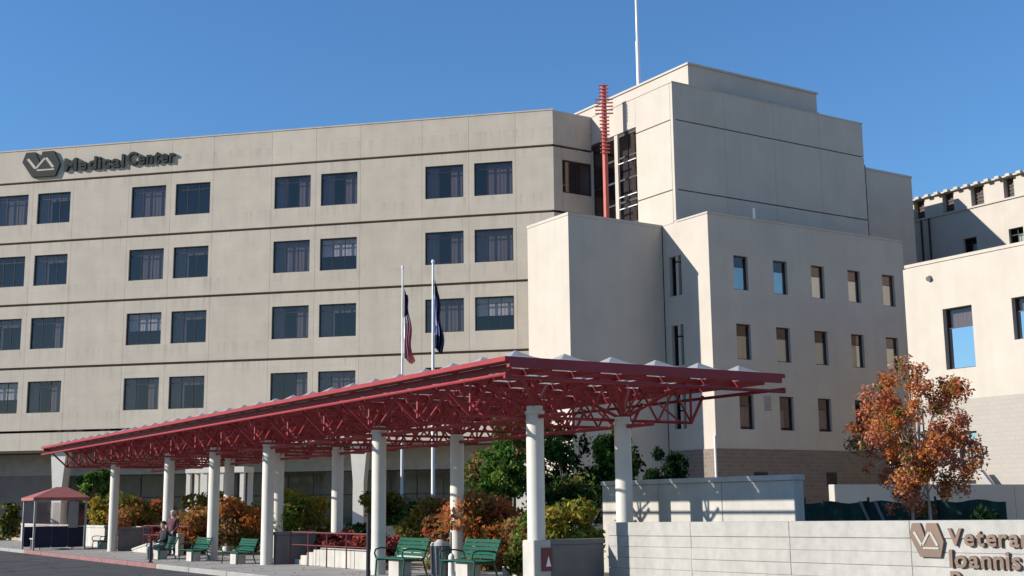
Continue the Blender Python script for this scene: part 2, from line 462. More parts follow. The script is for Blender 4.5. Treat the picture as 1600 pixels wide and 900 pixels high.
_win = {}
def window(F, th_, t0, t1, z0, z1, n=-0.12, lights=3, transom=None, blinds=(), G=None, fw=0.06, G2=None):
    """bronze frame with mullions, a pane for each light, blinds hung behind; shared meshes"""
    G = G or M_GLASS
    wd, ht = t1 - t0, z1 - z0
    key = (round(wd, 2), round(ht, 2), lights, transom, G.name, fw, G2.name if G2 else '')
    if key not in _win:
        mb = MB()
        mb.box(0, wd, -0.08, 0, 0, fw).box(0, wd, -0.08, 0, ht - fw, ht).box(0, fw, -0.08, 0, fw, ht - fw).box(wd - fw, wd, -0.08, 0, fw, ht - fw)
        for i in range(1, lights):
            x = wd * i / lights
            mb.box(x - 0.016, x + 0.016, -0.07, -0.01, fw, ht - fw)
        if transom: mb.box(fw, wd - fw, -0.068, -0.012, ht * transom - 0.018, ht * transom + 0.018)
        fr = mb.mesh("window", M_DARKF)
        split = ht * transom if (transom and G2) else ht - fw * .6
        pm = MB().box(0, wd / lights - 0.03, -0.045, -0.039, fw * .6, split).mesh("pane", G2 or G)
        pu = MB().box(0, wd / lights - 0.03, -0.045, -0.039, split, ht - fw * .6).mesh("pane", G) if split < ht - fw else None
        _win[key] = (fr, pm, {}, pu)
    fr, pm, bl, pu = _win[key]
    o = put("window", fr, th_, F.P(t0, n, z0), F.rz)
    for i in range(lights):
        put("pane", pm, o, (wd * i / lights + 0.015, 0, 0), 0, local=True)
        if pu: put("pane", pu, o, (wd * i / lights + 0.015, 0, 0), 0, local=True)
    for (x0, x1, y0, y1, M) in blinds:
        k = (x0, x1, y0, y1, M.name)
        if k not in bl:
            bm_ = MB(); nseg = max(2, int((x1 - x0) * wd / 0.12)); A = x0 * wd; B = x1 * wd
            for j in range(nseg):           # gently pleated cloth
                xa, xb = A + (B - A) * j / nseg, A + (B - A) * (j + 1) / nseg
                ya, yb = (-0.20, -0.212) if j % 2 else (-0.212, -0.20)
                bm_._add([(xa, ya, y0 * ht), (xb, yb, y0 * ht), (xb, yb, y1 * ht), (xa, ya, y1 * ht)], [(0, 1, 2, 3)])
            bl[k] = bm_.mesh("blind", M)
        put("blind", bl[k], o, (0, 0, 0), 0, local=True)
    return o

# ------------------------------------------------------------------ ground
def sheet(name, x0, x1, y0, y1, z, M, kind='structure'):
    mb = MB(); mb._add([(x0, y0, z), (x1, y0, z), (x1, y1, z), (x0, y1, z)], [(0, 1, 2, 3)])
    return tag(mb.build(name, M), kind=kind)

sheet("ground", -2500, 2500, -2500, 2500, -0.20, M_GRND)
sheet("road", -9, 11.76, -200, 300, -0.12, M_ASPH)
mb = MB(); mb.box(11.90, 17.08, 8, 74, -0.18, 0.0)
tag(mb.build("pavement", M_PAVE), kind='structure')
mb = MB(); mb.box(17.08, 120, -40, 160, -0.18, 0.02)
tag(mb.build("planting_bed_ground", M_EARTH), kind='structure')
for i in range(22):
    y0 = 8 + i * 3.0
    mb = MB(); mb.bbox(11.75, 11.898, y0 + 0.012, y0 + 2.988, -0.19, 0.012 if y0 < 36 else 0.014, 0.02)
    tag(mb.build("kerb", M_REDK if 35 < y0 < 55 else M_PAVE), kind='structure')
# expansion joints cut in the paving: thin dark strips let in 4 mm proud
mb = MB()
for i in range(1, 26): mb.box(11.91, 17.07, 8 + i * 2.6 - .012, 8 + i * 2.6 + .012, -0.05, 0.004)
tag(mb.build("pavement_joint", M_GREYC), kind='structure')

# ------------------------------------------------------------------ the long tan wing
FW = Frame((40.65, 58.35), (-1, -1))
wing = thing("hospital_wing", (40.65, 58.35, 0), "long tan concrete wing with paired dark windows on every floor", "building")
WT0, WT1 = 0.0, 60.0
mb = MB()
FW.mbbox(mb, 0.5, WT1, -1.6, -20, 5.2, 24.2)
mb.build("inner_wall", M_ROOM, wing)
mb = MB()
FW.mbbox(mb, 0.0, WT1, -0.3, -20, 24.25, 24.40)
mb.build("roof", M_ROOF, wing)
for z in (5.45, 10.42, 14.46, 18.48, 22.44):
    mb = MB(); FW.mbbox(mb, 0.1, WT1, -0.21, -1.59, z - 0.14, z + 0.10)
    mb.build("floor_slab", M_JOINT, wing)
bands = [(5.30, 6.38), (6.53, 10.34), (10.49, 14.38), (14.53, 18.40), (18.55, 22.36), (22.51, 24.58)]
win_z = [None, (7.62, 9.58), (11.62, 13.60), (15.66, 17.62), (19.66, 21.66), None]
edges = [(0.0, 2.27, None)]
k = 0
for k in range(6):
    o = 9.6 * k
    edges += [(2.27 + o, 5.12 + o, (2.46 + o, 4.79 + o)), (5.12 + o, 8.0 + o, (5.45 + o, 7.80 + o)), (8.0 + o, 11.87 + o, None)]
wr = random.Random(3)
def curtains(r):
    c = r.random()
    if c < .28: return ((0.02, 0.36, .02, .97, M_BLIND), (.66, .98, .02, .97, M_BLIND))
    if c < .48: return ((0.02, 0.98, .02, .97, M_BLIND),)
    if c < .62: return ((0.02, 0.34, .02, .97, M_BLIND),)
    if c < .76: return ((0.62, 0.98, .02, .97, M_BLIND), (0.02, .62, .74, .97, M_BLIND))
    if c < .82: return ((0.02, 0.98, .68, .97, M_BLIND),)
    if c < .87: return ((0.02, 0.98, .45, .97, M_BLIND2),)
    if c < .92: return ((0.02, 0.66, .02, .97, M_BLIND),)
    return ()
for bi, (z0, z1) in enumerate(bands):
    for (t0, t1, hw) in edges:
        hz = win_z[bi]
        hole = (hw[0], hw[1], hz[0], hz[1]) if hw and hz else None
        panel(FW, wing, t0, t1, z0, z1, hole, M_WING)
        if hole:
            window(FW, wing, *hole, n=-0.10, lights=3, transom=0.8, blinds=curtains(wr))
# right-hand return face of the wing (faces away from the sun)
FE = Frame((43.45, 58.35), (0, -1))       # t runs towards -u
for bi, (z0, z1) in enumerate(bands):
    if bi == 4:
        panel(FE, wing, 2.18, 2.80, z0, z1, None, M_WING)
        panel(FE, wing, 0.02, 2.18, z0, 19.66, None, M_WING)
        panel(FE, wing, 0.02, 2.18, 21.66, z1, None, M_WING)
    elif z0 > 5: panel(FE, wing, 0.02, 2.80, z0, z1, None, M_WING)
window(FE, wing, 0.06, 2.16, 19.68, 21.64, n=-0.10, lights=2, blinds=())
# coping
mb = MB(); FW.mbbox(mb, -0.02, WT1, 0.03, -0.32, 24.582, 24.66)
mb.build("parapet_coping", M_WING, wing)
# ground floor: recessed band, glazing and tapered piers
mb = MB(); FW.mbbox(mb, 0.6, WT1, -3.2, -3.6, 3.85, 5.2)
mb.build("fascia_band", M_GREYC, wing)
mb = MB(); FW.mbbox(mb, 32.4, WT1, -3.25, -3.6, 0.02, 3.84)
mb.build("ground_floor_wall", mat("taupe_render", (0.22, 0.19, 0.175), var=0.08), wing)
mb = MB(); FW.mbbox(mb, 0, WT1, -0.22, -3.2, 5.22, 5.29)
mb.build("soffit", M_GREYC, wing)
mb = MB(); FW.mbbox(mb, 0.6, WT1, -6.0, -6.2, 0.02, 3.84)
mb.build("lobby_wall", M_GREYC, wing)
for i in range(19):
    t0 = 1.0 + i * 1.65
    fr = MB()
    FW.mbbox(fr, t0, t0 + 1.62, -3.35, -3.45, 0.05, 0.15); FW.mbbox(fr, t0, t0 + 1.62, -3.35, -3.45, 3.74, 3.84)
    FW.mbbox(fr, t0, t0 + .06, -3.35, -3.45, .15, 3.74); FW.mbbox(fr, t0 + .06, t0 + 1.62, -3.36, -3.44, 2.35, 2.42)
    f = fr.build("shopfront_window", M_DARKF, wing)
    p = MB(); FW.mbbox(p, t0 + .03, t0 + 1.6, -3.395, -3.405, .10, 3.8)
    p.build("pane", M_GLASSD, f)
for kx in range(5):
    tc = 2.2 + 9.73 * kx + (0 if kx < 3 else 0.0)
    p = MB()
    prof = [(tc - .52, 5.20), (tc + .52, 5.20), (tc + .33, 3.1), (tc + .33, 0.02), (tc - .33, 0.02), (tc - .33, 3.1)]
    p._add([FW.P(t, -0.3, z) for t, z in prof] + [FW.P(t, -1.0, z) for t, z in prof],
           [(i, (i + 1) % 6, 6 + (i + 1) % 6, 6 + i) for i in range(6)] + [tuple(range(6)), tuple(reversed(range(6, 12)))])
    p.build("pier", M_COL, wing)

por = thing("entrance_porch", FW.P(19.6, 3, 0), "small white entrance porch in front of the tan wing behind the shrubs", "porch")
mb = MB(); FW.mbbox(mb, 17.6, 21.2, 1.6, 3.0, 3.66, 3.98); mb.build("porch_roof", M_COL, por)
for t_, n_ in ((17.75, 2.8), (19.0, 2.8), (20.0, 2.8), (21.05, 2.8), (17.75, 1.75), (21.05, 1.75)):
    mb = MB(); FW.mbbox(mb, t_ - .12, t_ + .12, n_ - .12, n_ + .12, 0.02, 3.658); mb.build("post", M_COL, por)

# big lettering and emblem on the wing
FS = Frame((40.65, 58.35), (-1, -1))
def emblem(F, th_or_none, t0, z0, wdt, hgt, dep, Mbody, Minlay, label=None, cat=None):
    """hexagonal monogram: a thick outline whose top is notched into V and A strokes"""
    def S(p): return (t0 - p[0] * wdt, z0 + p[1] * hgt)
    body = [(.09, 1.0), (.33, 1.0), (.47, .56), (.52, 1.0), (.82, 1.0), (1.0, .46), (.89, 0), (.28, 0), (0, .62)]
    def pr(poly, n0, n1, nm, M, par):
        mb = MB(); q = [S(p) for p in poly]; n = len(q)
        mb._add([F.P(a, n0, b) for a, b in q] + [F.P(a, n1, b) for a, b in q],
                [(i, (i + 1) % n, n + (i + 1) % n, n + i) for i in range(n)] + [tuple(range(n)), tuple(reversed(range(n, 2 * n)))])
        return mb.build(nm, M, par)
    par = th_or_none
    b = pr(body, 0.0, dep, "emblem_plate", Mbody, par)
    def stroke(a, c_, hw_):
        A_, B_ = Vector(a), Vector(c_); d_ = (B_ - A_).normalized(); n_ = Vector((-d_.y, d_.x)) * hw_
        pr([tuple(A_ + n_), tuple(B_ + n_), tuple(B_ - n_), tuple(A_ - n_)], dep - .001, dep + .012, 'emblem_line', Minlay, b)
    stroke((.15, .74), (.365, .33), .035); stroke((.375, .33), (.60, .73), .030); stroke((.63, .74), (.83, .34), .035); stroke((.40, .26), (.86, .26), .030)
    return b
    pr([(.17, .70), (.25, .72), (.40, .33), (.56, .33), (.60, .25), (.36, .25)], dep - .001, dep + .012, "emblem_line", Minlay, b if par else b)
    pr([(.60, .74), (.66, .74), (.80, .30), (.86, .30), (.86, .23), (.62, .25), (.74, .36), (.64, .60)], dep - .001, dep + .012, "emblem_line", Minlay, b)
    return b

FONT_N = [0]
def text_mesh(s, size, depth, bold=0.0):
    cu = bpy.data.curves.new("lettering", 'FONT'); cu.body = s; cu.size = size; cu.extrude = depth / 2; cu.offset = bold; cu.resolution_u = 3
    cu.space_character = 1.0 + bold * 1.2 / size
    ob = bpy.data.objects.new("lettering", cu); C.objects.link(ob)
    dg = bpy.context.evaluated_depsgraph_get(); dg.update()
    me = bpy.data.meshes.new_from_object(ob.evaluated_get(dg))
    bpy.data.objects.remove(ob); bpy.data.curves.remove(cu)
    xs = [v.co.x for v in me.vertices]
    me.transform(Matrix.Translation((-min(xs), 0, 0)))
    return me, max(xs) - min(xs)

def letters(F, par, s, t_start, z_base, cap, width, M, dep=0.06, bold=0.01, n=0.0, name="letter"):
    """each character its own upright piece; the run is fitted to the measured width (t decreases to the viewer's right)"""
    size = cap / 0.70
    x = 0.0; items = []
    for ch in s:
        if ch == ' ': x += size * 0.27; continue
        me, wch = text_mesh(ch, size, dep, bold)
        items.append((me, x)); x += wch + size * 0.085
    tot = x - size * 0.085; sx = width / tot
    for me, xx in items:
        me.transform(Matrix.Diagonal((sx, 1, 1, 1)))
        me.materials.clear(); me.materials.append(M)
        o = put(name, me, par, F.P(t_start - xx * sx, n + dep / 2, z_base), 0)
        # letter x axis points to the viewer's right (-ex), letter y up, letter z out of the wall
        rx = -F.ex; o.matrix_local = Matrix.Translation(o.location) @ Matrix(((rx.x, 0, F.en.x, 0), (rx.y, 0, F.en.y, 0), (0, 1, 0, 0), (0, 0, 0, 1)))

sgn = thing("building_sign", FW.P(28, 0, 22.8), "dark green emblem and lettering Medical Center high on the tan wing", "sign")
emblem(FW, sgn, 34.75, 22.74, 2.7, 1.66, 0.16, M_DGREEN, M_WING)
letters(FW, sgn, "Medical", 31.75, 23.02, 0.80, 4.2, M_DGREEN, dep=0.15, bold=0.03)
letters(FW, sgn, "Center", 27.35, 23.10, 0.82, 3.3, M_DGREEN, dep=0.15, bold=0.03)

# ------------------------------------------------------------------ main tower block
tower = thing("hospital_tower", (43.45, 50.85, 0), "tallest cream block with sunlit end and roof house, joining the tan wing", "building")
TU, TV, TZ = 43.45, 50.85, 24.55
mb = MB(); mb.box(TU + 1.0, 58.6, TV + 0.2, 75, 0.02, 24.2)
mb.build("inner_wall", M_ROOM, tower)
mb = MB(); mb.box(TU + .2, 58.6, TV + .2, 75, 24.21, 24.32)
mb.build("roof", M_ROOF, tower)
mb = MB(); mb.box(TU + 0.205, TU + 0.99, TV + 0.21, 54.05, 16.7, 24.2).box(TU + .205, TU + .99, 58.4, 74.9, 0.02, 24.2).box(TU + .205, TU + .99, 54.06, 58.39, 23.1, 24.2)
mb.build("backing_wall", M_JOINT, tower)
FTu = Frame((TU, TV), (-1, 0))           # t = v - TV
FTv = Frame((58.65, TV), (0, -1))        # t = 58.65 - u
tb = [(0.1, 6.41), (6.50, 10.37), (10.46, 14.41), (14.50, 18.45), (18.52, 22.41), (22.48, TZ)]
for (z0, z1) in tb:
    if z1 > 16.8: panel(FTu, tower, 0.22, 3.25, max(z0, 16.64), z1, None, M_STUC)
    for a, b in ((0.02, 3.8), (3.8, 7.6), (7.6, 11.4), (11.4, 15.18)):
        panel(FTv, tower, a, b, z0, z1, None, M_STUC2)
panel(FTu, tower, 3.25, 8.6, 22.86, TZ, None, M_STUC)
panel(FTu, tower, 8.6, 16.0, 22.48, TZ, None, M_STUC)
panel(FTu, tower, 4.98, 5.30, 12.0, 22.82, None, M_STUC)
panel(FTu, tower, 7.45, 16.0, 12.0, 22.44, None, M_STUC)
# corner pier where panels of both faces meet
mb = MB(); mb.box(TU + .001, TU + .2, TV + .001, TV + .2, 16.73, TZ - .01); mb.build("corner_pier", M_STUC, tower)
# stair glazing
for (t0, t1) in ((3.28, 4.96), (5.32, 7.42)):
    z = 12.1
    while z < 22.7:
        z1 = min(z + 1.32, 22.82)
        window(FTu, tower, t0, t1, z, z1, n=-0.06, lights=1 if t1 - t0 < 1.5 else 2, fw=0.05)
        z = z1 + 0.004
for z in (13.6, 15.2, 18.3, 19.0, 21.0):
    mb = MB(); mb.box(TU - 0.02, TU + 0.05, TV + 3.30, TV + 4.94, z, z + .05)
    mb.build("glazing_bar", M_WHITEM, tower)
# coping, set slightly proud
mb = MB(); mb.box(TU - .03, TU + .35, TV - .03, 67, TZ + .002, TZ + .07).box(TU + .351, 58.68, TV - .03, TV + .35, TZ + .002, TZ + .07)
mb.build("parapet_coping", M_STUC, tower)
# roof house
mb = MB(); mb.box(45.6, 55.9, 51.9, 63.5, 24.33, 26.30)
pent = mb.build("roof_house", M_STUC, tower)
mb = MB(); mb.box(45.52, 55.98, 51.82, 63.6, 26.302, 26.42); mb.build("coping", M_STUC2, pent)
mb = MB(); mb.box(47.4, 55.98, 51.84, 51.898, 25.0, 25.14); mb.build("ledge", M_GREYC, pent)
mb = MB(); mb.box(45.61, 48.5, 63.52, 70, 24.33, 25.9); mb.build("plant_room", M_STUC, tower)
# black strip painting the shade of the gap between tower and rear stair
mb = MB(); mb.box(58.66, 59.12, TV + .35, TV + .75, 10, 22.1); mb.build("gap_shade_strip", M_BLACK, tower)

# roof antenna
ant = thing("antenna_mast", (47.0, 58.1, 26.42), "tall white antenna pole rising from the roof house", "antenna")
mb = MB(); mb.tube((47, 58.1, 26.42), (47, 58.1, 30), .13, 10); mb.build("lower_pole", M_WHITEM, ant, True)
mb = MB(); mb.tube((47, 58.1, 30), (47, 58.1, 38), .095, 10, .07); mb.build("upper_pole", M_WHITEM, ant, True)
mb = MB(); mb.tube((47, 58.1, 26.42), (47, 58.1, 26.56), .3, 12); mb.build("base_plate", M_GREYM, ant)

# red mast sculpture
rm = thing("red_mast", (42.35, 55.6, 16.75), "red steel mast with a ladder of short crossed rods at its top", "mast")
mb = MB(); mb.box(42.24, 42.46, 55.49, 55.71, 16.75, 25.6); mb.build("mast_post", M_TREND, rm)
dv = Vector((0.80, -0.60, 0)); dn = Vector((-0.55, -0.83, 0))
for i in range(20):
    z = 21.5 + i * 0.212
    hl = 0.52 if 23.7 < z < 24.8 else 0.28
    c = Vector((42.35, 55.6, z)) + (-0.14 if i % 2 else 0.14) * dn * 0 + dn * 0.14
    mb = MB(); mb.tube(c - dv * hl, c + dv * hl, .045, 6); mb.build("rod", M_TREND, rm)

# ------------------------------------------------------------------ stair block (box A)
sb = thing("stair_block", (37.15, 52.09, 0), "plain windowless cream block between the tan wing and the windowed annex", "building")
mb = MB(); mb.box(37.15, 43.44, 52.09, 55.95, 0.02, 16.55); mb.build("wall", M_STUC, sb)
mb = MB(); mb.box(37.12, 43.44, 52.06, 55.98, 16.552, 16.70); mb.build("coping", M_STUC, sb)

# ------------------------------------------------------------------ three-storey annex
annex = thing("annex_building", (43.45, 48.35, 0), "three storey cream annex with small windows over a dark brick base", "building")
AV = 48.35
FAv = Frame((58.6, AV), (0, -1)); FAu = Frame((43.45, AV), (-1, 0))
mb = MB(); mb.box(44.6, 58.5, AV + 1.0, TV - .02, 0.02, 16.3); mb.build("inner_wall", M_ROOM, annex)
mb = MB(); mb.box(43.6, 58.5, AV + .3, TV - .02, 16.32, 16.44); mb.build("roof", M_ROOF, annex)
cols = [(45.16, 46.17), (48.03, 49.06), (50.90, 51.92), (53.80, 54.82), (56.66, 57.70)]
rows = [(5.38, 7.18), (9.02, 10.90), (12.72, 14.56)]
lev = [(4.36, 8.1), (8.1, 11.75), (11.75, 16.62)]
cuts = [43.45, 47.10, 49.98, 52.86, 55.74, 58.6]
for (z0, z1), (h0, h1) in zip(lev, rows):
    for (c0, c1), (a, b) in zip(zip(cuts[:-1], cuts[1:]), cols):
        t0, t1 = 58.6 - c1, 58.6 - c0
        o = put("wall_panel", panel_mesh(t1 - t0, z1 - z0, (58.6 - b - t0, 58.6 - a - t0, h0 - z0, h1 - z0), .3, M_STUC2), annex, FAv.P(t0, 0, z0), FAv.rz)
        low = h0 < 6
        window(FAv, annex, 58.6 - b, 58.6 - a, h0, h1, n=-0.16, lights=1, transom=0.68, G2=None if low else M_GLASSA,
               blinds=((0.05, 0.95, .02, .66, M_BLIND if low else M_BLIND2),) if wr.random() < .8 else ((0.4, 0.95, .02, .6, M_BLIND),))
    # sunlit end wall, running on to the plain block
    put("wall_panel", panel_mesh(1.76, z1 - z0, None, .3, M_STUC), annex, FAu.P(0.301, 0, z0), FAu.rz)
    e0, e1 = {5.38: (5.50, 7.35), 9.02: (8.86, 11.03), 12.72: (12.63, 14.79)}[h0]
    put("wall_panel", panel_mesh(1.62, z1 - z0, (.155, 1.135, e0 - z0, e1 - z0), .3, M_STUC), annex, FAu.P(2.065, 0, z0), FAu.rz)
    window(FAu, annex, 2.22, 3.20, e0, e1, n=-0.2, lights=1, transom=0.68, G=M_GLASSD, blinds=((.1, .6, .02, .6, M_BLIND),))
mb = MB(); mb.box(43.451, 43.75, AV + .001, AV + .30, 4.36, 16.62); mb.build("corner_pier", M_STUC2, annex)
mb = MB(); mb.box(43.40, 58.62, AV - .05, AV + .30, 0.02, 4.35).box(43.40, 43.75, AV + .301, 52.05, 0.02, 4.35)
mb.build("brick_base", M_BRICKD, annex)
mb = MB(); mb.box(43.41, 58.62, AV - .04, AV + .32, 16.622, 16.72).box(43.41, 43.78, AV + .321, 50.8, 16.622, 16.72); mb.build("parapet_coping", M_STUC2, annex)
mb = MB(); mb.box(46.93, 47.40, AV - .03, AV - .002, 6.38, 7.18)
vt = mb.build("wall_vent", M_GREYC, annex)
for i in range(7):
    mb = MB(); mb.box(46.96, 47.37, AV - .045, AV - .03, 6.43 + i * .105, 6.47 + i * .105); mb.build("louver", M_GREYM, vt)
for (a, b) in ((51.2, 52.0), (45.9, 46.9)):
    mb = MB(); mb.box(a, b, AV - .06, AV - .052, 2.45, 3.2); f = mb.build("base_window", M_DARKF, annex)
    mb = MB(); mb.box(a + .06, b - .06, AV - .066, AV - .061, 2.52, 3.13); mb.build("pane", M_GLASSD, f)
mb = MB(); mb.tube((43.3, AV - .08, .02), (43.3, AV - .08, 5.0), .06, 8); mb.build("downpipe", M_WHITEM, annex)
vp = thing("roof_vent_pipe", (47.6, 49.2, 16.44), "short white vent pipe on the flat roof of the windowed annex", "pipe")
mb = MB(); mb.tube((47.6, 49.2, 16.44), (47.6, 49.2, 17.55), .07, 8); mb.build("pipe", M_WHITEM, vp, True)
mb = MB(); mb.tube((47.6, 49.2, 16.44), (47.6, 49.2, 16.55), .14, 8); mb.build("flashing", M_GREYM, vp)

# ------------------------------------------------------------------ rear stair tower and rear attic building
rs = thing("rear_stair_tower", (59.2, 56.6, 0), "grey shaded block seen behind the right end of the tallest building", "building")
mb = MB(); mb.box(59.2, 70.0, 56.6, 68, 0.02, 23.95); mb.build("wall", M_STUC, rs)
mb = MB(); mb.box(59.17, 70.04, 56.56, 68.04, 23.952, 24.10); mb.build("coping", M_STUC, rs)

K = 73.0 / 64.0
def kz(z): return 1.6 + (z - 1.6) * K
rear = thing("rear_building", (73, 57, 0), "cream building far right with an attic storey of small square openings", "building")
FR = Frame((73.0, 0.0), (-1, 0))        # t = v
ZL = kz(19.15)
mb = MB(); mb.box(74.2, 90, 30, 62.7, 0.02, ZL - .1); mb.build("inner_wall", M_ROOM, rear)
wz = (kz(16.45), kz(17.38))
wv = [(v * K, (v + .98) * K) for v in (31.3, 34.5, 37.7, 40.9, 44.0, 47.22)]
xs = [26.0] + [(wv[i][1] + wv[i + 1][0]) / 2 for i in range(len(wv) - 1)] + [57.2]
for i, (a, b) in enumerate(wv):
    t0, t1 = xs[i], xs[i + 1]
    put("wall_panel", panel_mesh(t1 - t0, ZL - 8.0, (a - t0, b - t0, wz[0] - 8, wz[1] - 8), .3, M_STUC), rear, FR.P(t0, 0, 8.0), FR.rz)
    window(FR, rear, a, b, *wz, n=-.22, lights=2, transom=.6, G=M_GLASSD, blinds=((.05, .6, .02, .6, M_BLIND2),))
put("wall_panel", panel_mesh(62.7 - 57.2, ZL - 8.0, None, .3, M_STUC), rear, FR.P(57.2, 0, 8.0), FR.rz)
mb = MB(); mb.box(73.01, 73.3, 26, 62.7, .02, 7.98); mb.build("lower_wall", M_STUC, rear)
mb = MB(); mb.box(72.9, 73.7, 26, 62.72, ZL + .002, ZL + .12); mb.build("ledge", M_STUC, rear)
for v in (51.15 * K, 50.55 * K):
    mb = MB(); mb.tube((72.9, v, 12), (72.9, v, ZL), .075, 8); mb.build("downpipe", M_BLACK, rear)
# attic: piers with square recessed openings between them
ZA0, ZA1 = ZL + .122, kz(20.52)
M_LOUV = mat("dark_brown_louvre", (0.075, 0.06, 0.05), var=.2, scale=5)
mb = MB(); mb.box(75.4, 88, 28, 59.0, ZA0, ZA1 - .02); mb.build("attic_core", M_ROOM, rear)
last = 59.6
for (a, b) in [(v0 * K, v1 * K) for v0, v1 in ((50.95, 51.75), (48.72, 49.55), (46.55, 47.45), (44.45, 45.15), (42.25, 43.1), (40.1, 40.95), (38.0, 38.85), (35.9, 36.7))]:
    mb = MB(); mb.box(73.1, 73.8, b + .002, last, ZA0, ZA1); mb.build("attic_pier", M_STUC, rear)
    mb = MB(); mb.box(73.55, 73.62, a, b, ZA0, ZA1 - .02); lo = mb.build("attic_louvre", M_LOUV, rear)
    for q in range(5):
        mb = MB(); z = ZA0 + .12 + q * .26; mb.box(73.50, 73.548, a + .04, b - .04, z, z + .12); mb.build("louver", M_LOUV, lo)
    last = a - .002
mb = MB(); mb.box(73.1, 73.8, 28, last, ZA0, ZA1); mb.build("attic_pier", M_STUC, rear)
mb = MB(); mb.box(72.9, 88, 27.9, 59.65, ZA1 + .002, ZA1 + .11); mb.build("attic_roof", M_STUC, rear)
v = 28.0
while v < 59.4:
    mb = MB(); mb.box(72.66, 72.9, v, v + .34, ZA1 - .03, ZA1 + .16); mb.build("rafter_end", M_STUC, rear); v += .84

# ------------------------------------------------------------------ near building on the right
side = thing("side_building", (48.6, 36, 0), "bright cream building at right with wide windows above a pale brick base", "building")
FC = Frame((48.6, 20.0), (-1, 0))        # t = v - 20
mb = MB(); mb.box(49.8, 64, 18, 39.7, .02, 12.6); mb.build("inner_wall", M_ROOM, side)
mb = MB(); mb.box(48.9, 64, 18, 39.7, 12.62, 12.72); mb.build("roof", M_ROOF, side)
cw = [(16.40, 18.02), (12.62, 14.30), (8.8, 10.5)]
cut = [20.0, 15.35, 11.55, 7.5]
for i, (a, b) in enumerate(cw):
    t0, t1 = cut[i + 1], cut[i]
    hole = (a, b, 8.60, 10.48) if i else (a, b, 7.62, 10.48)
    put("wall_panel", panel_mesh(t1 - t0, 12.75 - 6.2, (a - t0, b - t0, hole[2] - 6.2, hole[3] - 6.2), .35, M_STUC), side, FC.P(t0, 0, 6.2), FC.rz)
    window(FC, side, *hole, n=-.26, lights=1, transom=.68, G2=M_GLASSB, blinds=((.03, .97, .68, .97, M_BLIND),))
put("wall_panel", panel_mesh(9.5, 6.55, None, .35, M_STUC), side, FC.P(-2.0, 0, 6.2), FC.rz)
mb = MB(); mb.box(48.56, 48.95, 18, 36.60, .02, 6.195).box(48.56, 48.95, 37.60, 39.98, .02, 6.195).box(48.56, 48.95, 36.601, 37.599, 4.72, 6.195).box(48.56, 48.95, 36.601, 37.599, .02, 2.9)
mb.build("brick_base", M_BRICKL, side)
window(FC, side, 16.62, 17.58, 2.92, 4.70, n=-.12, lights=2, G=M_GLASSB, blinds=((.03, .97, .02, .97, M_BLIND2),))
put("wall_panel", panel_mesh(14.8, 6.55, None, .35, M_STUC2), side, (63.6, 39.98, 6.2), math.pi)
mb = MB(); mb.box(48.58, 64, 39.64, 39.975, .02, 6.195); mb.build("rear_brick_base", M_BRICKL, side)
mb = MB(); mb.box(48.55, 48.98, 18, 40.03, 12.752, 12.90); mb.build("parapet_coping", M_STUC, side)
mb = MB(); mb.tube((48.45, 38.6, 12.0), (48.6, 38.6, 12.08), .13, 8); mb.build("wall_lamp", M_GREYM, side)

st = thing("shadow_bands", (48.0, 36, 0), "two grey sloping bars with added treads, standing in for shadow bands on the pale brick base", "shadow band")
for u, v1, off in ((47.9, 36.35, 0), (46.4, 37.5, 0)):  # diagonal shadow bands built as solid grey bars, with made-up steps between
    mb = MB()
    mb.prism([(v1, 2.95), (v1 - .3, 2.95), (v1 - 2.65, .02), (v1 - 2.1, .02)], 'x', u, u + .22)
    mb.build("shadow_bar", M_GREYC, st)
for i in range(12):
    mb = MB(); mb.box(46.65, 47.88, 34.1 + i * .2, 34.29 + i * .2, .03 + i * .21, .2 + i * .21); mb.build("added_tread", M_GREYC, st)

# ------------------------------------------------------------------ canopy over the walk
CU0, CU1, CV0, CV1, CZ = 12.0, 18.92, 18.85, 55.0, 4.25
can = thing("walkway_canopy", (15.2, 36, 0), "long red steel canopy on white columns with a grid of white skylights", "canopy")
NU, NV = 6, 31
du, dvv = (CU1 - CU0 - .2) / NU, (CV1 - CV0 - .2) / NV
gu = [CU0 + .1 + du * i for i in range(NU + 1)]
gv = [CV0 + .1 + dvv * i for i in range(NV + 1)]
for (x0, x1, y0, y1) in ((CU0, CU0 + .09, CV0, CV1), (CU1 - .09, CU1, CV0, CV1), (CU0 + .091, CU1 - .091, CV0, CV0 + .09), (CU0 + .091, CU1 - .091, CV1 - .09, CV1)):
    mb = MB(); mb.box(x0, x1, y0, y1, 4.165 if y1 - y0 > 1 else 4.06, CZ); mb.build("fascia", M_RED, can)
for (x0, x1, y0, y1) in ((CU0 + .30, CU0 + .33, CV0 + .3, CV1 - .3), (CU1 - .33, CU1 - .30, CV0 + .3, CV1 - .3), ):
    mb = MB(); mb.box(x0, x1, y0, y1, 4.035, 4.163); mb.build("inner_fascia", M_RED, can)
for (x0, x1) in ((CU0 + .092, CU0 + .30), (CU1 - .30, CU1 - .092)):
    mb = MB(); mb.box(x0, x1, CV0 + .1, CV1 - .1, 4.166, 4.186); mb.build("edge_soffit", M_RED, can)
def rail(p, q):
    mb = MB(); mb.tube(p, q, .035, 8); mb.build("edge_rail", M_RED, can, True)
rail((CU0 + .03, CV0, 3.93), (CU0 + .03, CV1, 3.93)); rail((CU1 - .03, CV0, 3.93), (CU1 - .03, CV1, 3.93))
rail((CU0, CV0 + .03, 3.88), (CU1, CV0 + .03, 3.88))
for i, x in enumerate(gu[1:-1]):
    mb = MB(); mb.box(x - .035, x + .035, CV0 + .332, CV1 - .332, 4.07, 4.18); mb.build("long_beam", M_RED, can)
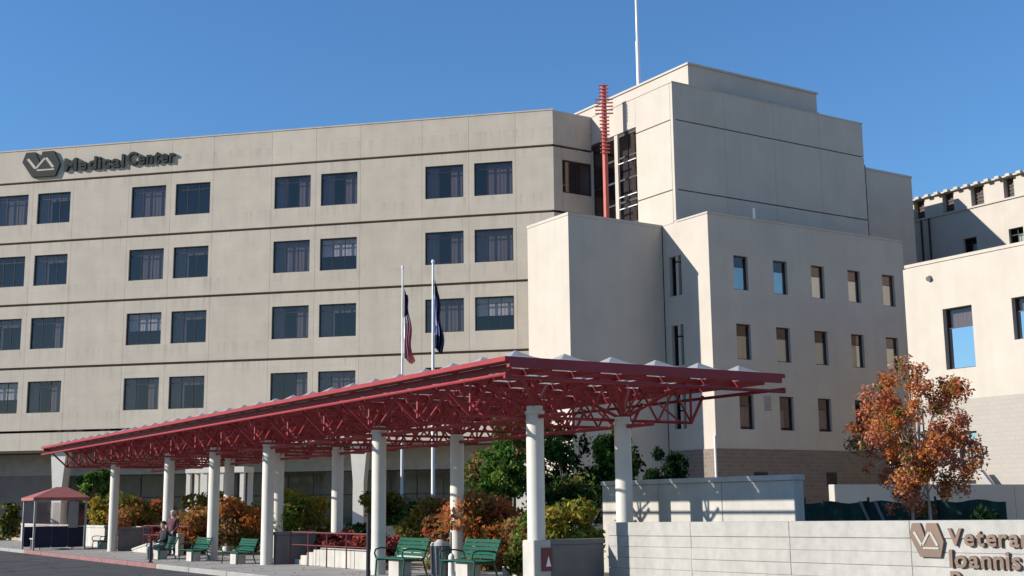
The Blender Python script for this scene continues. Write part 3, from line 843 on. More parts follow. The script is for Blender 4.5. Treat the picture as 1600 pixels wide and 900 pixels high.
for j, y in enumerate(gv[1:-1]):
    for i in range(NU):
        pass
    mb = MB(); mb.box(CU0 + .332, CU1 - .332, y - .035, y + .035, 4.095, 4.19); mb.build("cross_beam", M_RED, can)
# skylights
sk = MB(); hw, hv = du / 2 - .05, dvv / 2 - .05
sk._add([(-hw, -hv, 0), (hw, -hv, 0), (hw, hv, 0), (-hw, hv, 0), (-hw, -hv, .05), (hw, -hv, .05), (hw, hv, .05), (-hw, hv, .05),
         (-hw * .45, -hv * .45, .14), (hw * .45, -hv * .45, .14), (hw * .45, hv * .45, .14), (-hw * .45, hv * .45, .14), (0, 0, .27)],
        [(0, 1, 5, 4), (1, 2, 6, 5), (2, 3, 7, 6), (3, 0, 4, 7), (4, 5, 9, 8), (5, 6, 10, 9), (6, 7, 11, 10), (7, 4, 8, 11), (8, 9, 12), (9, 10, 12), (10, 11, 12), (11, 8, 12)])
skm = sk.mesh("skylight", M_SKYL)
for i in range(NU):
    for j in range(NV):
        put("skylight", skm, can, (gu[i] + du / 2, gv[j] + dvv / 2, 4.192))
# columns
CV = [21.07, 27.99, 35.16, 39.78, 44.45, 51.37]
for y in CV:
    for x, top in ((14.11, 3.58), (16.33, 3.42)):
        mb = MB(); mb.tube((x, y, 0), (x, y, top - .16), .178, 20)
        c = mb.build("column", M_COL, can, True)
        mb = MB(); mb.tube((x, y, top - .16), (x, y, top - .10), .20, 20).tube((x, y, top - .10), (x, y, top), .165, 20); mb.build("capital", M_COL, c, True)
        for sx in (-1, 1):
            for sy in (-1, 1):
                mb = MB(); mb.tube((x + .06 * sx, y + .06 * sy, top), (x + .95 * sx, y + .95 * sy, 4.10), .04, 6); mb.build("strut", M_RED, can)
        mb = MB(); mb.tube((x, y, top), (x, y, 4.10), .07, 8); mb.build("post_head", M_RED, can)
# lower chords along both column rows, broken at the columns
for x, z in ((14.11, 3.36), (16.33, 3.22)):
    ys = [CV0 + 1.2] + CV + [CV1 - 1.0]
    for a, b in zip(ys[:-1], ys[1:]):
        mb = MB(); mb.tube((x, a + (.18 if a in CV else 0), z), (x, b - (.18 if b in CV else 0), z), .042, 8); mb.build("lower_chord", M_RED, can, True)
# cross trusses at every second beam
for y in (21.32, 23.5, 25.8, 28.25, 30.5, 32.8, 35.42, 37.7, 40.05, 42.2, 44.72, 47.0, 49.3, 51.64, 53.6):
    mb = MB()
    a, b, z = 12.75, 18.45, 3.37
    mb.tube((a, y, z), (b, y, z), .036, 6)
    mb.tube((CU0 + .1, y, 3.97), (a, y, z), .036, 6).tube((b, y, z), (CU1 - .1, y, 3.97), .036, 6)
    nn = 6; st_ = (b - a) / nn
    for i in range(nn):
        x = a + i * st_
        mb.tube((x, y, z), (x + st_ / 2, y, 4.09), .026, 5).tube((x + st_ / 2, y, 4.09), (x + st_, y, z), .026, 5)
    mb.tube((b, y, z), (b, y, 4.1), .03, 5).tube((a, y, z), (a, y, 4.1), .03, 5)
    mb.build("truss", M_RED, can)
# zig-zag bracing between trusses, along both rows
for x, z in ((13.0, 3.37), (14.11, 3.36), (16.33, 3.22), (18.1, 3.37)):
    mb = MB()
    for j in range(2, NV - 1, 2):
        y0, y1, y2 = gv[j], gv[j + 1], gv[j + 2]
        mb.tube((x, y0, z), (x, y1, 4.09), .024, 5).tube((x, y1, 4.09), (x, y2, z), .024, 5)
    mb.build("long_bracing", M_RED, can)

# plate on the nearest pier
def pier(x, y, h, par):
    mb = MB(); mb.bbox(x - .205, x + .205, y - .205, y + .205, 0, h, .015)
    return mb.build("plinth", M_CONC, par)
for y in (21.07,): pier(14.11, y, .93, can)
pl = thing("wall_plaque", (14.2, 20.8, .55), "small maroon plaque with a pale symbol on the nearest column plinth", "sign")
mb = MB(); mb.box(14.08, 14.33, 20.840, 20.862, .33, .78); mb.build("plate", M_MAROON, pl)
mb = MB(); mb.prism([(14.17, .42), (14.29, .42), (14.25, .55), (14.23, .62), (14.21, .55)], 'y', 20.833, 20.8395); mb.build("symbol", M_FWHITE, pl)

# ------------------------------------------------------------------ planters and walls
def wall(name, label, cat, x0, x1, y0, y1, z0, z1, M, capM=None, cap=.0, group=None, pieces=0, axis='y'):
    t = thing(name, ((x0 + x1) / 2, (y0 + y1) / 2, z0), label, cat, group)
    top = z1 - (.1 if capM else 0)
    n = max(1, pieces)
    for i in range(n):
        mb = MB()
        if axis == 'y':
            a, b = y0 + (y1 - y0) * i / n, y0 + (y1 - y0) * (i + 1) / n
            mb.bbox(x0, x1, a + .006, b - .006, z0, top, .012)
        else:
            a, b = x0 + (x1 - x0) * i / n, x0 + (x1 - x0) * (i + 1) / n
            mb.bbox(a + .006, b - .006, y0, y1, z0, top, .012)
        mb.build("wall_panel", M, t)
    if capM:
        mb = MB(); mb.bbox(x0 - .03, x1 + .03, y0 - .02, y1 + .02, top + .001, z1, .02); mb.build("coping", capM, t)
    return t

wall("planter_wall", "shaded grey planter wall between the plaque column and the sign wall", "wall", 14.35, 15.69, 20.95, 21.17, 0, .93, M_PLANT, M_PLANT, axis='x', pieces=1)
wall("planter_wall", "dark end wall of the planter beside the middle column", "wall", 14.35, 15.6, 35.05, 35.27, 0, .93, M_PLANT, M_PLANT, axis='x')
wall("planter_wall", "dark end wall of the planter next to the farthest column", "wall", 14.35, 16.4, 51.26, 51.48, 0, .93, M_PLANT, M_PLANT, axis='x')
wall("planter_wall", "white sunlit low wall running behind the small red roofed shelter", "wall", 15.3, 15.5, 51.62, 74, 0, .95, M_CONC, M_CONC, pieces=7)
wall("planter_wall", "low white kerb wall in front of the shrubs by the nearest bench", "wall", 15.9, 16.1, 21.25, 25.2, 0, .22, M_CONC, pieces=2)
wall("retaining_wall", "pale concrete wall striped with canopy shadows behind the sign wall", "wall", 17.12, 17.38, 16.97, 22.9, 0, 2.12, M_CONC, M_CONC, pieces=3)
wall("retaining_wall", "short pale wall glimpsed behind the burgundy hedge and the columns", "wall", 19.2, 19.4, 33.0, 42, 0, 1.0, M_CONC, M_CONC, pieces=4)
wall("garden_wall", "long beige wall behind the dark green screen fence", "wall", 30.0, 42, 28.0, 28.25, 0, 2.15, M_STUC2, pieces=4, axis='x')

rmp = thing("ramp_wall", (14.95, 33, 0), "white stepped low wall below the burgundy hedge left of the benches", "wall")
for i, (a, b, h) in enumerate(((34.55, 35.0, .14), (34.1, 34.55, .26), (33.65, 34.1, .36), (33.2, 33.65, .44), (31.2, 33.2, .50), (29.6, 31.2, .50))):
    mb = MB(); mb.bbox(14.9, 15.1, a + .004, b - .004, 0, h, .015); mb.build("stone", M_CONC, rmp)
rmp = thing("ramp_wall", (14.7, 47, 0), "white sloping ramp wall beside the second farthest column", "wall")
mb = MB(); mb.prism([(50.3, 0), (50.3, .06), (45.0, .70), (44.7, .70), (44.7, 0)], 'x', 14.6, 14.8); mb.build("ramp_panel", M_CONC, rmp)
mb = MB(); mb.prism([(50.3, .062), (50.3, .12), (45.0, .76), (44.7, .76), (44.7, .702), (45.0, .702)], 'x', 14.57, 14.83); mb.build("coping", M_CONC, rmp)

# handrails: dark red pipe rails on posts
def rails(label, x, y0, y1, z, n):
    t = thing("handrail", (x, (y0 + y1) / 2, 0), label, "railing")
    mb = MB(); mb.tube((x, y0, z), (x, y1, z), .020, 6).tube((x, y0, z - .35), (x, y1, z - .35), .014, 6); mb.build("rail", M_MAROON, t)
    for i in range(n):
        y = y0 + (y1 - y0) * i / (n - 1)
        mb = MB(); mb.tube((x, y, 0), (x, y, z), .020, 6); mb.build("post", M_MAROON, t)
rails("maroon handrail in front of the white stepped wall", 14.7, 29.8, 34.8, .92, 5)
rails("maroon handrail on the ramp near the farthest benches", 15.0, 44.8, 50.2, 1.0, 6)

# ------------------------------------------------------------------ sign wall
SU = 15.7
sw = thing("sign_wall", (15.85, 15, 0), "long white block wall with bronze emblem and lettering", "wall")
def tz(v): return 1.25 + (20.85 - v) * .0083
vj = [20.85, 18.28, 15.73, 13.17, 10.6, 8.0]
cz = [0, -.27, -.48, -.69, -.90, -1.11, -1.40]
def block(y0, y1, za, zb, inset=0.0):
    mb = MB(); g = .004
    x0, x1 = SU + inset, SU + .34
    A = [(y0 - g, tz(y0) + zb + g), (y1 + g, tz(y1) + zb + g), (y1 + g, tz(y1) + za - g), (y0 - g, tz(y0) + za - g)]
    c = .006
    Bq = [(A[0][0] - c, A[0][1] + c), (A[1][0] + c, A[1][1] + c), (A[2][0] + c, A[2][1] - c), (A[3][0] - c, A[3][1] - c)]
    vs = [(x0, *p) for p in Bq] + [(x0 + c, *p) for p in A] + [(x1, *p) for p in A]
    fs = [(0, 1, 2, 3)] + [(i, (i + 1) % 4, 4 + (i + 1) % 4, 4 + i) for i in range(4)] + [(4 + i, 4 + (i + 1) % 4, 8 + (i + 1) % 4, 8 + i) for i in range(4)] + [(11, 10, 9, 8)]
    mb._add(vs, fs)
    return mb.build("block", M_BLOCK, sw)
br = random.Random(5)
for i in range(len(vj) - 1):
    for j in range(6):
        block(vj[i], vj[i + 1], cz[j], cz[j + 1], 0.0 if j == 0 else .004 + br.random() * .008)
mb = MB(); mb.prism([(20.8, tz(20.85) - .03), (8.05, tz(8) - .03), (8.05, -.19), (20.8, -.19)], 'x', SU + .022, SU + .30); mb.build("mortar_core", M_GREYC, sw)
FSW = Frame((SU, 0), (-1, 0))            # t = v
mnt = sw
emblem(FSW, sw, 13.14, .775, .62, .50, .045, M_BRONZE, M_BLOCK)
letters(FSW, sw, "Veterans", 12.44, .955, .245, 1.56, M_BRONZE, dep=.045, bold=.008)
letters(FSW, sw, "Affairs", 10.72, .965, .245, 1.1, M_BRONZE, dep=.045, bold=.008)
letters(FSW, sw, "Ioannis", 12.44, .645, .245, 1.20, M_BRONZE, dep=.045, bold=.008)
letters(FSW, sw, "Reno", 12.44, .335, .245, .95, M_BRONZE, dep=.045, bold=.008)

# ------------------------------------------------------------------ street furniture
def make_bench(loc, label):
    t = thing("park_bench", loc, label, "bench", "green park benches along the canopy walk")
    X, Y, Z = loc
    L = .74
    for k in range(5):
        x = X - .34 + k * .105
        mb = MB(); mb.box(x, x + .085, Y - L, Y + L, Z + .40 + .006 * abs(k - 2), Z + .428 + .006 * abs(k - 2)); mb.build("seat_slat", M_GREEN, t)
    for k in range(5):
        z = Z + .47 + k * .085; x = X + .20 + k * .032
        mb = MB(); mb.box(x, x + .026, Y - L, Y + L, z, z + .07); mb.build("back_slat", M_GREEN, t)
    for sy in (-1, 1):
        y = Y + sy * (L - .04)
        mb = MB()
        mb.path([(X - .34, y, Z), (X - .31, y, Z + .38), (X + .18, y, Z + .385), (X + .37, y, Z + .90)], .022)
        mb.path([(X + .18, y, Z + .385), (X + .30, y, Z)], .022)
        mb.build("side_frame", M_GREEN, t)
        pts = [(X - .30, y, Z + .40), (X - .37, y, Z + .52), (X - .34, y, Z + .62), (X - .20, y, Z + .655), (X + .05, y, Z + .64), (X + .25, y, Z + .60)]
        mb = MB(); mb.path(pts, .02); mb.build("armrest", M_GREEN, t)
    mb = MB(); mb.box(X - .22, X + .12, Y - .25, Y + .25, Z, Z + .385); mb.build("pedestal", M_CONC, t)
    return t
b0 = make_bench((14.5, 24.3, 0), "green slatted bench nearest to the white sign wall")
BEN = [(14.1, 26.75, "green slatted bench beside the dark grey litter bin"),
       (13.75, 36.4, "green slatted bench just left of the dark planter end wall"),
       (13.45, 39.5, "green slatted bench with the standing person behind it"),
       (13.15, 41.9, "green slatted bench with the seated person in dark clothes"),
       (14.72, 54.9, "green slatted bench beside the small red roofed shelter")]
for (x, y, lb) in BEN:
    bc = copy_tree(b0, (x, y, 0), 0, lb)
    if y > 30: bc.scale = (.9, .9, .82)

bin_ = thing("litter_bin", (14.5, 25.63, 0), "dark grey cylindrical litter bin with a pale lid between two green benches", "litter bin")
mb = MB(); mb.tube((14.5, 25.63, .04), (14.5, 25.63, .72), .20, 16, .22); mb.build("body", M_BIN, bin_, True)
mb = MB(); mb.tube((14.5, 25.63, .0), (14.5, 25.63, .04), .17, 16); mb.build("foot", M_BLACK, bin_)
mb = MB(); mb.tube((14.5, 25.63, .72), (14.5, 25.63, .80), .235, 16, .20).tube((14.5, 25.63, .80), (14.5, 25.63, .86), .12, 12, .06); mb.build("lid", M_CONC, bin_, True)
for k in range(10):
    a = 2 * math.pi * k / 10
    mb = MB(); mb.tube((14.5 + .205 * math.cos(a), 25.63 + .205 * math.sin(a), .08), (14.5 + .225 * math.cos(a), 25.63 + .225 * math.sin(a), .70), .014, 5); mb.build("rib", M_BIN, bin_)

def post(name, label, cat, x, y, h, r, M, base=None, capM=None):
    t = thing(name, (x, y, 0), label, cat)
    mb = MB(); mb.tube((x, y, 0), (x, y, h), r, 10, r * .92); mb.build("shaft", M, t, True)
    mb = MB(); mb.tube((x, y, h), (x, y, h + r * .7), r * .92, 10, r * .35); mb.build("cap", capM or M, t, True)
    mb = MB(); mb.tube((x, y, .0), (x, y, .03), r * 2.0, 12); mb.build("base_plate", base or M, t)
post("bollard", "slim black bollard on the pavement near the far benches", "bollard", 11.98, 39.3, .78, .045, M_BLACK)
post("sign_post", "tall thin black post left of the bench by the litter bin", "post", 12.95, 26.2, 1.42, .05, M_BLACK)
post("bollard", "short white bollard between the litter bin and the nearest bench", "bollard", 14.56, 25.22, .5, .075, M_WHITEM)
post("pole", "thin grey pole standing beside the dark grey litter bin", "pole", 14.85, 25.75, 1.0, .03, M_GREYM)
tb_ = thing("rust_table", (15.7, 23.1, 0), "small rust brown pedestal table beside the nearest bench", "table")
mb = MB(); mb.tube((15.7, 23.1, .56), (15.7, 23.1, .60), .34, 18); mb.build("tabletop", mat("rusty_steel", (.16, .06, .03), var=.3, scale=8), tb_)
mb = MB(); mb.tube((15.7, 23.1, .03), (15.7, 23.1, .56), .05, 8); mb.build("pedestal", M_MAROON, tb_)
mb = MB(); mb.tube((15.7, 23.1, 0), (15.7, 23.1, .03), .22, 14); mb.build("foot", M_MAROON, tb_)

# shelter
sh = thing("bus_shelter", (13.0, 56.4, 0), "small shelter with a faded red hipped roof and dark panels", "shelter")
x0, x1, y0, y1 = 11.98, 14.05, 55.4, 57.5
EZ, RZ = 2.05, 2.62
zb = 0.0
def hip(xa, xb, ya, yb, z0, z1):
    ym = (ya + yb) / 2; i = (yb - ya) / 2
    mb = MB(); mb._add([(xa, ya, z0), (xb, ya, z0), (xb, yb, z0), (xa, yb, z0), (xa + i, ym, z1), (xb - i * .6, ym, z1)],
                       [(0, 1, 5, 4), (1, 2, 5), (2, 3, 4, 5), (3, 0, 4), (3, 2, 1, 0)]); return mb
M_SROOF = mat("sun_faded_red_roof", (0.33, 0.105, 0.09), var=0.15, scale=4, rough=0.6)
hip(x0 - .12, x1 + .12, y0 - .12, y1 + .12, EZ + .12, RZ).build("roof", M_SROOF, sh)
mb = MB(); mb.box(x0 - .12, x1 + .12, y0 - .12, y1 + .12, EZ, EZ + .118); mb.build("roof_edge", M_SROOF, sh)
for (x, y) in ((x0, y0), (x1, y0), (x1, y1), (x0, y1)):
    mb = MB(); mb.box(x - .04, x + .04, y - .04, y + .04, 0, EZ); mb.build("post", M_GREYC, sh)
for i in range(3):
    a = x0 + .05 + i * .66
    mb = MB(); mb.box(a, a + .63, y0 - .02, y0 + .02, .1, .95); mb.build("side_panel", M_NAVY, sh)
    mb = MB(); mb.box(a, a + .63, y0 - .008, y0 + .008, .97, 1.95); mb.build("side_glass", M_GLASS, sh)
mb = MB(); mb.box(x0 + .05, x1 - .05, y1 - .02, y1 + .02, .1, .95); mb.build("rear_panel", M_NAVY, sh)
mb = MB(); mb.box(x1 - .02, x1 + .02, y0 + .05, y1 - .05, .1, 1.95); mb.build("end_panel", M_DCLOTH, sh)
mb = MB(); mb.box(x0 + .25, x0 + .7, y0 + .3, y1 - .1, .42, .47).box(x0 + .3, x0 + .36, y0 + .35, y0 + .41, 0, .42).box(x0 + .3, x0 + .36, y1 - .21, y1 - .15, 0, .42); mb.build("seat", M_CONC, sh)
mb = MB(); mb.box(x0 + 1.35, x0 + 1.75, y0 - .045, y0 - .022, .9, 2.0); mb.build("notice_panel", M_GREYM, sh)

# flagpoles
def flagpole(x, y, h, r, label, M):
    t = thing("flagpole", (x, y, 0), label, "flagpole")
    mb = MB(); mb.tube((x, y, 0), (x, y, h), r, 12, r * .5); mb.build("pole", M, t, True)
    mb = MB(); mb.tube((x, y, h), (x, y, h + .12), r * .9, 10, r * .6); mb.build("finial", M_DARKF if M is M_GREYM else M_WHITEM, t)
    mb = MB(); mb.tube((x, y, 0), (x, y, .25), r * 2.2, 14, r * 1.4); mb.build("base_collar", M, t)
    return t
flagpole(22.07, 41.9, 10.6, .06, "slimmer grey flagpole carrying the striped flag", M_WHITEM)
flagpole(23.4, 41.9, 10.95, .085, "thicker white flagpole carrying the plain dark blue flag", M_WHITEM)
def limp_flag(x, y, z0, z1, wd, label, colour, seed):
    """cloth hanging limp: folded columns down the pole, swelling toward the tip"""
    r = random.Random(seed); rows, colsn = 22, 12
    mb = MB(); vs = []
    ax = Vector((.84, -.54, 0)); ay = Vector((.54, .84, 0))
    for i in range(rows + 1):
        f = i / rows
        wl = wd * (.30 + .75 * f) * (1 + .18 * math.sin(f * 13 + seed)) if f < .97 else wd * .8
        for j in range(colsn + 1):
            g = j / colsn
            p = Vector((x, y, z1 + (z0 - z1) * f)) + ax * (.07 + wl * g) + ay * (.09 * math.sin(j * 1.7 + f * 4 + seed)) + Vector((0, 0, -.25 * g * (1 - f) - .12 * math.sin(3 * g + f * 5)))
            vs.append(p)
    n0 = len(mb.v); mb.v += [tuple(p) for p in vs]
    for i in range(rows):
        for j in range(colsn):
            a = i * (colsn + 1) + j
            mb.f.append((a, a + 1, a + colsn + 2, a + colsn + 1)); mb.mi.append(colour(i / rows, j / colsn, j))
    o = mb.build("flag", [M_FNAVY, M_FRED, M_FWHITE, M_FLAV], None)
    sm = o.modifiers.new("cloth_thickness", 'SOLIDIFY'); sm.thickness = .01
    shade(o.data)
    return tag(o, label, "flag")
limp_flag(22.07, 41.9, 7.05, 9.85, .36, "striped red and white flag with dark canton hanging limp", lambda f, g, j: 0 if f < .34 else (1 if (j // 2) % 2 else 2), 1)
limp_flag(23.4, 41.9, 7.5, 10.3, .34, "plain dark blue flag with pale lavender fold hanging limp", lambda f, g, j: 3 if (g < .5 and .15 < f < .8) else 0, 4)

# green screen fence
gf = thing("screen_fence", (25, 21, 0), "low fence covered in dark green fabric behind the sign wall", "fence")
fa, fb = Vector((19.6, 22.9, 0)), Vector((22.8, 16.6, 0))
dd = (fb - fa)
for i in range(5):
    a, b = fa + dd * (i / 5), fa + dd * ((i + 1) / 5)
    mb = MB(); n = 10; nrm = Vector((dd.y, -dd.x, 0)).normalized()
    vs = []
    for k in range(n + 1):
        p = a + (b - a) * (k / n) + nrm * (.05 * math.sin(k * 2.1 + i)); vs += [(p.x, p.y, .1), (p.x, p.y, 1.60 + .03 * math.sin(k + i * 2))]
    mb._add(vs, [(2 * k, 2 * k + 2, 2 * k + 3, 2 * k + 1) for k in range(n)]); o = mb.build("fabric_panel", M_FABG, gf)
    mb = MB(); mb.tube((a.x, a.y, 0), (a.x, a.y, 1.7), .03, 6); mb.build("post", M_BLACK, gf)
for q in (.585, .63):
    p = fa + dd * q - Vector((dd.y, -dd.x, 0)).normalized() * -.09
    mb = MB(); mb.tube((p.x + .1, p.y - .22, .9), (p.x - .02, p.y + .05, 1.62), .035, 6); mb.build("pale_strap", M_LSTRAP if False else M_GREYM, gf)

ws = thing("notice_sign", (28.5, 24.2, 0), "white square notice on a post glimpsed through the orange tree", "sign")
mb = MB(); mb.box(28.25, 28.70, 24.2, 24.24, 2.45, 2.95); mb.build("sign_face", M_WHITEM, ws)
mb = MB(); mb.tube((28.47, 24.28, 0), (28.47, 24.28, 2.9), .03, 6); mb.build("post", M_GREYM, ws)

# ------------------------------------------------------------------ plants
def leafmesh(blobs, n, size, seed, mats, weights=None, flat=0.0, shell=.5):
    """blobs: (x,y,z,rx,ry,rz,[material choices]); n leaves of rhombic shape through their volume"""
    g = np.random.default_rng(seed)
    vol = np.array([b[3] * b[4] * b[5] for b in blobs]) ** .8; vol /= vol.sum()
    pick = g.choice(len(blobs), n, p=vol)
    B = np.array([b[:6] for b in blobs], float)[pick]
    d = g.normal(size=(n, 3)); d /= np.linalg.norm(d, axis=1)[:, None]
    rr = (shell + (1 - shell) * g.random(n)) ** 1.0
    rr *= 1 + .10 * g.normal(size=n)
    P = B[:, :3] + d * rr[:, None] * B[:, 3:6]
    nrm = d * .6 + g.normal(size=(n, 3)); nrm /= np.linalg.norm(nrm, axis=1)[:, None]
    a = np.cross(nrm, g.normal(size=(n, 3))); a /= np.linalg.norm(a, axis=1)[:, None]
    b = np.cross(nrm, a)
    s = size * (.6 + .8 * g.random(n))[:, None]
    V = np.empty((n, 4, 3)); V[:, 0] = P - a * s; V[:, 1] = P + b * s * .5; V[:, 2] = P + a * s; V[:, 3] = P - b * s * .5
    mi = np.array([g.choice(blobs[k][6]) for k in pick], int)
    keep = P[:, 2] > .02
    V = V[keep]; mi = mi[keep]; n = len(V)
    me = bpy.data.meshes.new("foliage")
    me.vertices.add(4 * n); me.vertices.foreach_set("co", V.reshape(-1).astype(np.float32))
    me.loops.add(4 * n); me.loops.foreach_set("vertex_index", np.arange(4 * n, dtype=np.int32))
    me.polygons.add(n); me.polygons.foreach_set("loop_start", np.arange(0, 4 * n, 4, dtype=np.int32))
    me.polygons.foreach_set("loop_total", np.full(n, 4, np.int32))
    for M in mats: me.materials.append(M)
    me.polygons.foreach_set("material_index", mi.astype(np.int32))
    me.update(calc_edges=True); me.validate()
    return me

def place_world(name, me, parent):
    me.transform(Matrix.Translation(-wb(parent)))
    return put(name, me, parent, wb(parent))

def shrub(c, hw, hh, n, mats, label, seed, size=.07, name="shrub", cat="shrub", nblob=14, group=None, hd=None):
    r = random.Random(seed)
    x, y, z = c; hd = hd or hw
    t = thing(name, (x, y, max(0, z - hh)), label, cat, group)
    bl = []
    for i in range(nblob):
        a = r.random() * 6.283; q = math.sqrt(r.random()) * .72
        zz = r.uniform(-.85, .72)
        sc = r.uniform(.34, .54) * (1 - .25 * max(0, zz))
        k = r.randrange(len(mats)); k2 = r.randrange(len(mats))
        shr = math.sqrt(max(.15, 1 - max(0, zz) ** 2))
        bl.append((x + math.cos(a) * q * hw * shr, y + math.sin(a) * q * hd * shr, z + zz * hh, hw * sc, hd * sc, hh * sc * .9, [k, k, k2]))
    place_world("foliage", leafmesh(bl, int(n * 1.9), size, seed, mats), t)
    mb = MB()
    for i in range(5):
        q = bl[i]; mb.tube((x + r.uniform(-.1, .1), y + r.uniform(-.1, .1), max(0, z - hh)), (q[0], q[1], q[2]), .025, 5, .008)
    mb.build("stems", M_BARK, t)
    return t

shrub((17.3, 28.0, .92), 1.5, .98, 5200, [L_BROWN, L_RUST, L_OLIVE, L_OR], "big rust brown and olive shrub behind the two nearest benches", 11, .085, nblob=30)
shrub((15.75, 22.3, 1.15), .85, .62, 3200, [L_YEL, L_OLIVE, L_LGREEN], "yellow green shrub in the planter right of the plaque column", 12, .07, nblob=20)
shrub((16.2, 24.6, .85), .62, .80, 2600, [L_OLIVE, L_BROWN, L_LGREEN, L_GREEN], "olive shrub between the nearest bench and the plaque column", 13, .07)
shrub((16.6, 43.9, 1.1), 1.15, 1.05, 4200, [L_OR, L_BROWN, L_OLIVE, L_BROWN], "tall orange shrub left of the middle column", 14, .085)
shrub((17.5, 40.5, 1.15), 1.45, .95, 4400, [L_OLIVE, L_YEL, L_BROWN, L_LGREEN], "broad yellow green shrub right of the middle column", 15, .085)
shrub((15.9, 46.3, .95), .95, .9, 2600, [L_OR, L_RUST, L_BROWN, L_OLIVE], "narrow bright orange shrub behind the seated person", 16, .08)
shrub((15.9, 53.4, 1.25), 1.5, 1.05, 3800, [L_BROWN, L_RUST, L_OLIVE], "brown shrub in the far planter beside the farthest column", 17, .09)
shrub((16.6, 61.0, 1.55), 1.1, 1.0, 2400, [L_YEL, L_OLIVE, L_YEL], "golden yellow shrub behind the small red roofed shelter", 18, .09)
shrub((15.5, 49.3, .6), .6, .5, 1500, [L_BARB, L_RED, L_BARB], "burgundy barberry beside the white sloping ramp wall", 19, .06)
for i in range(4):
    shrub((15.75, 34.3 - i * 1.15, .55), .62, .40, 1500, [L_BARB, L_BARB, L_RED], ["burgundy hedge plant at the left end above the white stepped wall", "burgundy hedge plant second from the left above the stepped wall", "burgundy hedge plant second from the right above the stepped wall", "burgundy hedge plant at the right end, next to the second column"][i], 20 + i, .055, nblob=10, group="burgundy hedge above the stepped wall", hd=.66)
shrub((18.2, 31.9, .95), .7, .5, 1600, [L_RED, L_RUST, L_BROWN], "small red leaved shrub at the left of the big brown shrub", 25, .07)
shrub((19.4, 38.3, 1.2), 1.1, .95, 2600, [L_GREEN, L_DARK, L_OLIVE], "dark green shrub seen between the canopy columns left of the flagpoles", 26, .08)
shrub((22.2, 40.8, .95), 1.4, .95, 2600, [L_DARK, L_GREEN], "dark shrub at the foot of the flagpoles", 27, .09)
shrub((16.0, 81.6, 1.1), 1.1, 1.1, 900, [L_DARK, L_OLIVE], "dark olive shrub at the far left edge beyond the shelter", 28, .13)
shrub((26.0, 42.5, 2.0), 1.6, 1.9, 2600, [L_OLIVE, L_BROWN, L_GREEN], "tall olive shrub behind the slender green tree", 29, .10)
shrub((26.4, 37.6, 1.3), 1.7, 1.35, 4200, [L_DARK, L_OLIVE, L_GREEN, L_DARK], "dark shrub mass behind the yellow green planter shrub", 60, .09, nblob=26)
shrub((30.5, 38.4, 1.2), 1.3, 1.2, 3000, [L_DARK, L_GREEN, L_DARK], "dark shrub seen above the left end of the pale retaining wall", 61, .09, nblob=20)
for i in range(3):
    shrub((20.5 + i * .95, 15.6 - i * 1.2, .85), .75, .66, 900, [L_DARK, L_DARK, L_GREEN], ["dark hedge plant under the orange tree", "dark hedge plant right of the orange tree trunk", "dark hedge plant farthest right behind the lettering"][i], 40 + i, .06, nblob=8, group="dark hedge behind the sign wall", name="hedge_plant")

shrub((17.6, 49.8, 1.2), 1.5, 1.1, 3600, [L_BROWN, L_OLIVE, L_OR], "olive brown shrub between the two farthest columns", 62, .09, nblob=22)
shrub((19.5, 45.5, 1.2), 1.5, 1.15, 3600, [L_OLIVE, L_YEL, L_GREEN], "golden olive shrub behind the tall orange shrub", 63, .09, nblob=22)
shrub((19.6, 35.0, 1.1), 1.2, .8, 3000, [L_OLIVE, L_YEL, L_BROWN], "golden shrub above the burgundy hedge behind the columns", 64, .085, nblob=20)

def tree(c, base_h, crown, n, mats, label, seed, size, trunk_r, bark=M_BARK, name="tree", forks=1, top=None, limbs=9, nblob=26, core=None, bsc=(.17, .33)):
    """crown: (cx,cy,cz,rx,ry,rz) envelope"""
    r = random.Random(seed)
    x, y = c
    t = thing(name, (x, y, 0), label, "tree")
    cx, cy, cz_, rx, ry, rz = crown
    bl = []
    for i in range(nblob):
        th = r.random() * 6.283; ph = math.acos(r.uniform(-1, 1)); q = r.uniform(.35, .92)
        px_, py_, pz_ = math.sin(ph) * math.cos(th) * q, math.sin(ph) * math.sin(th) * q, math.cos(ph) * q
        tap = (1 - .35 * max(0, pz_)) if core is None else core(pz_)
        sc = r.uniform(*bsc)
        ks = [r.randrange(len(mats))] * 2 + [r.randrange(len(mats))]
        bl.append((cx + px_ * rx * tap, cy + py_ * ry * tap, cz_ + pz_ * rz, rx * sc, ry * sc, rz * sc * .85, ks))
    place_world("crown", leafmesh(bl, n, size, seed, mats, shell=.25), t)
    for fk in range(forks):
        off = (fk - (forks - 1) / 2) * .32
        mb = MB()
        p = Vector((x + off * .84, y - off * .54, 0))
        z = 0; rad = trunk_r
        topz = cz_ + rz * .35
        steps = 7
        for k in range(steps):
            q = Vector((x + off * .84 + (cx - x) * (k + 1) / steps + r.uniform(-.03, .03), y - off * .54 + (cy - y) * (k + 1) / steps + r.uniform(-.03, .03), topz * (k + 1) / steps))
            mb.tube(p, q, rad, 8, rad * .84, caps=False); p = q; rad *= .84
        tk = mb.build("trunk", bark, t, True)
    for i in range(limbs):
        b = bl[i]; f = r.uniform(.25, .8)
        s_ = Vector((x + (cx - x) * f, y + (cy - y) * f, base_h + (topz - base_h) * f * .8))
        e = Vector(b[:3]); mid = (s_ + e) / 2 + Vector((0, 0, .12 * rz))
        mb = MB(); mb.tube(s_, mid, trunk_r * .42, 6, trunk_r * .28, caps=False).tube(mid, e, trunk_r * .28, 6, trunk_r * .09, caps=False)
        mb.build("limb", bark, t, True)
    return t

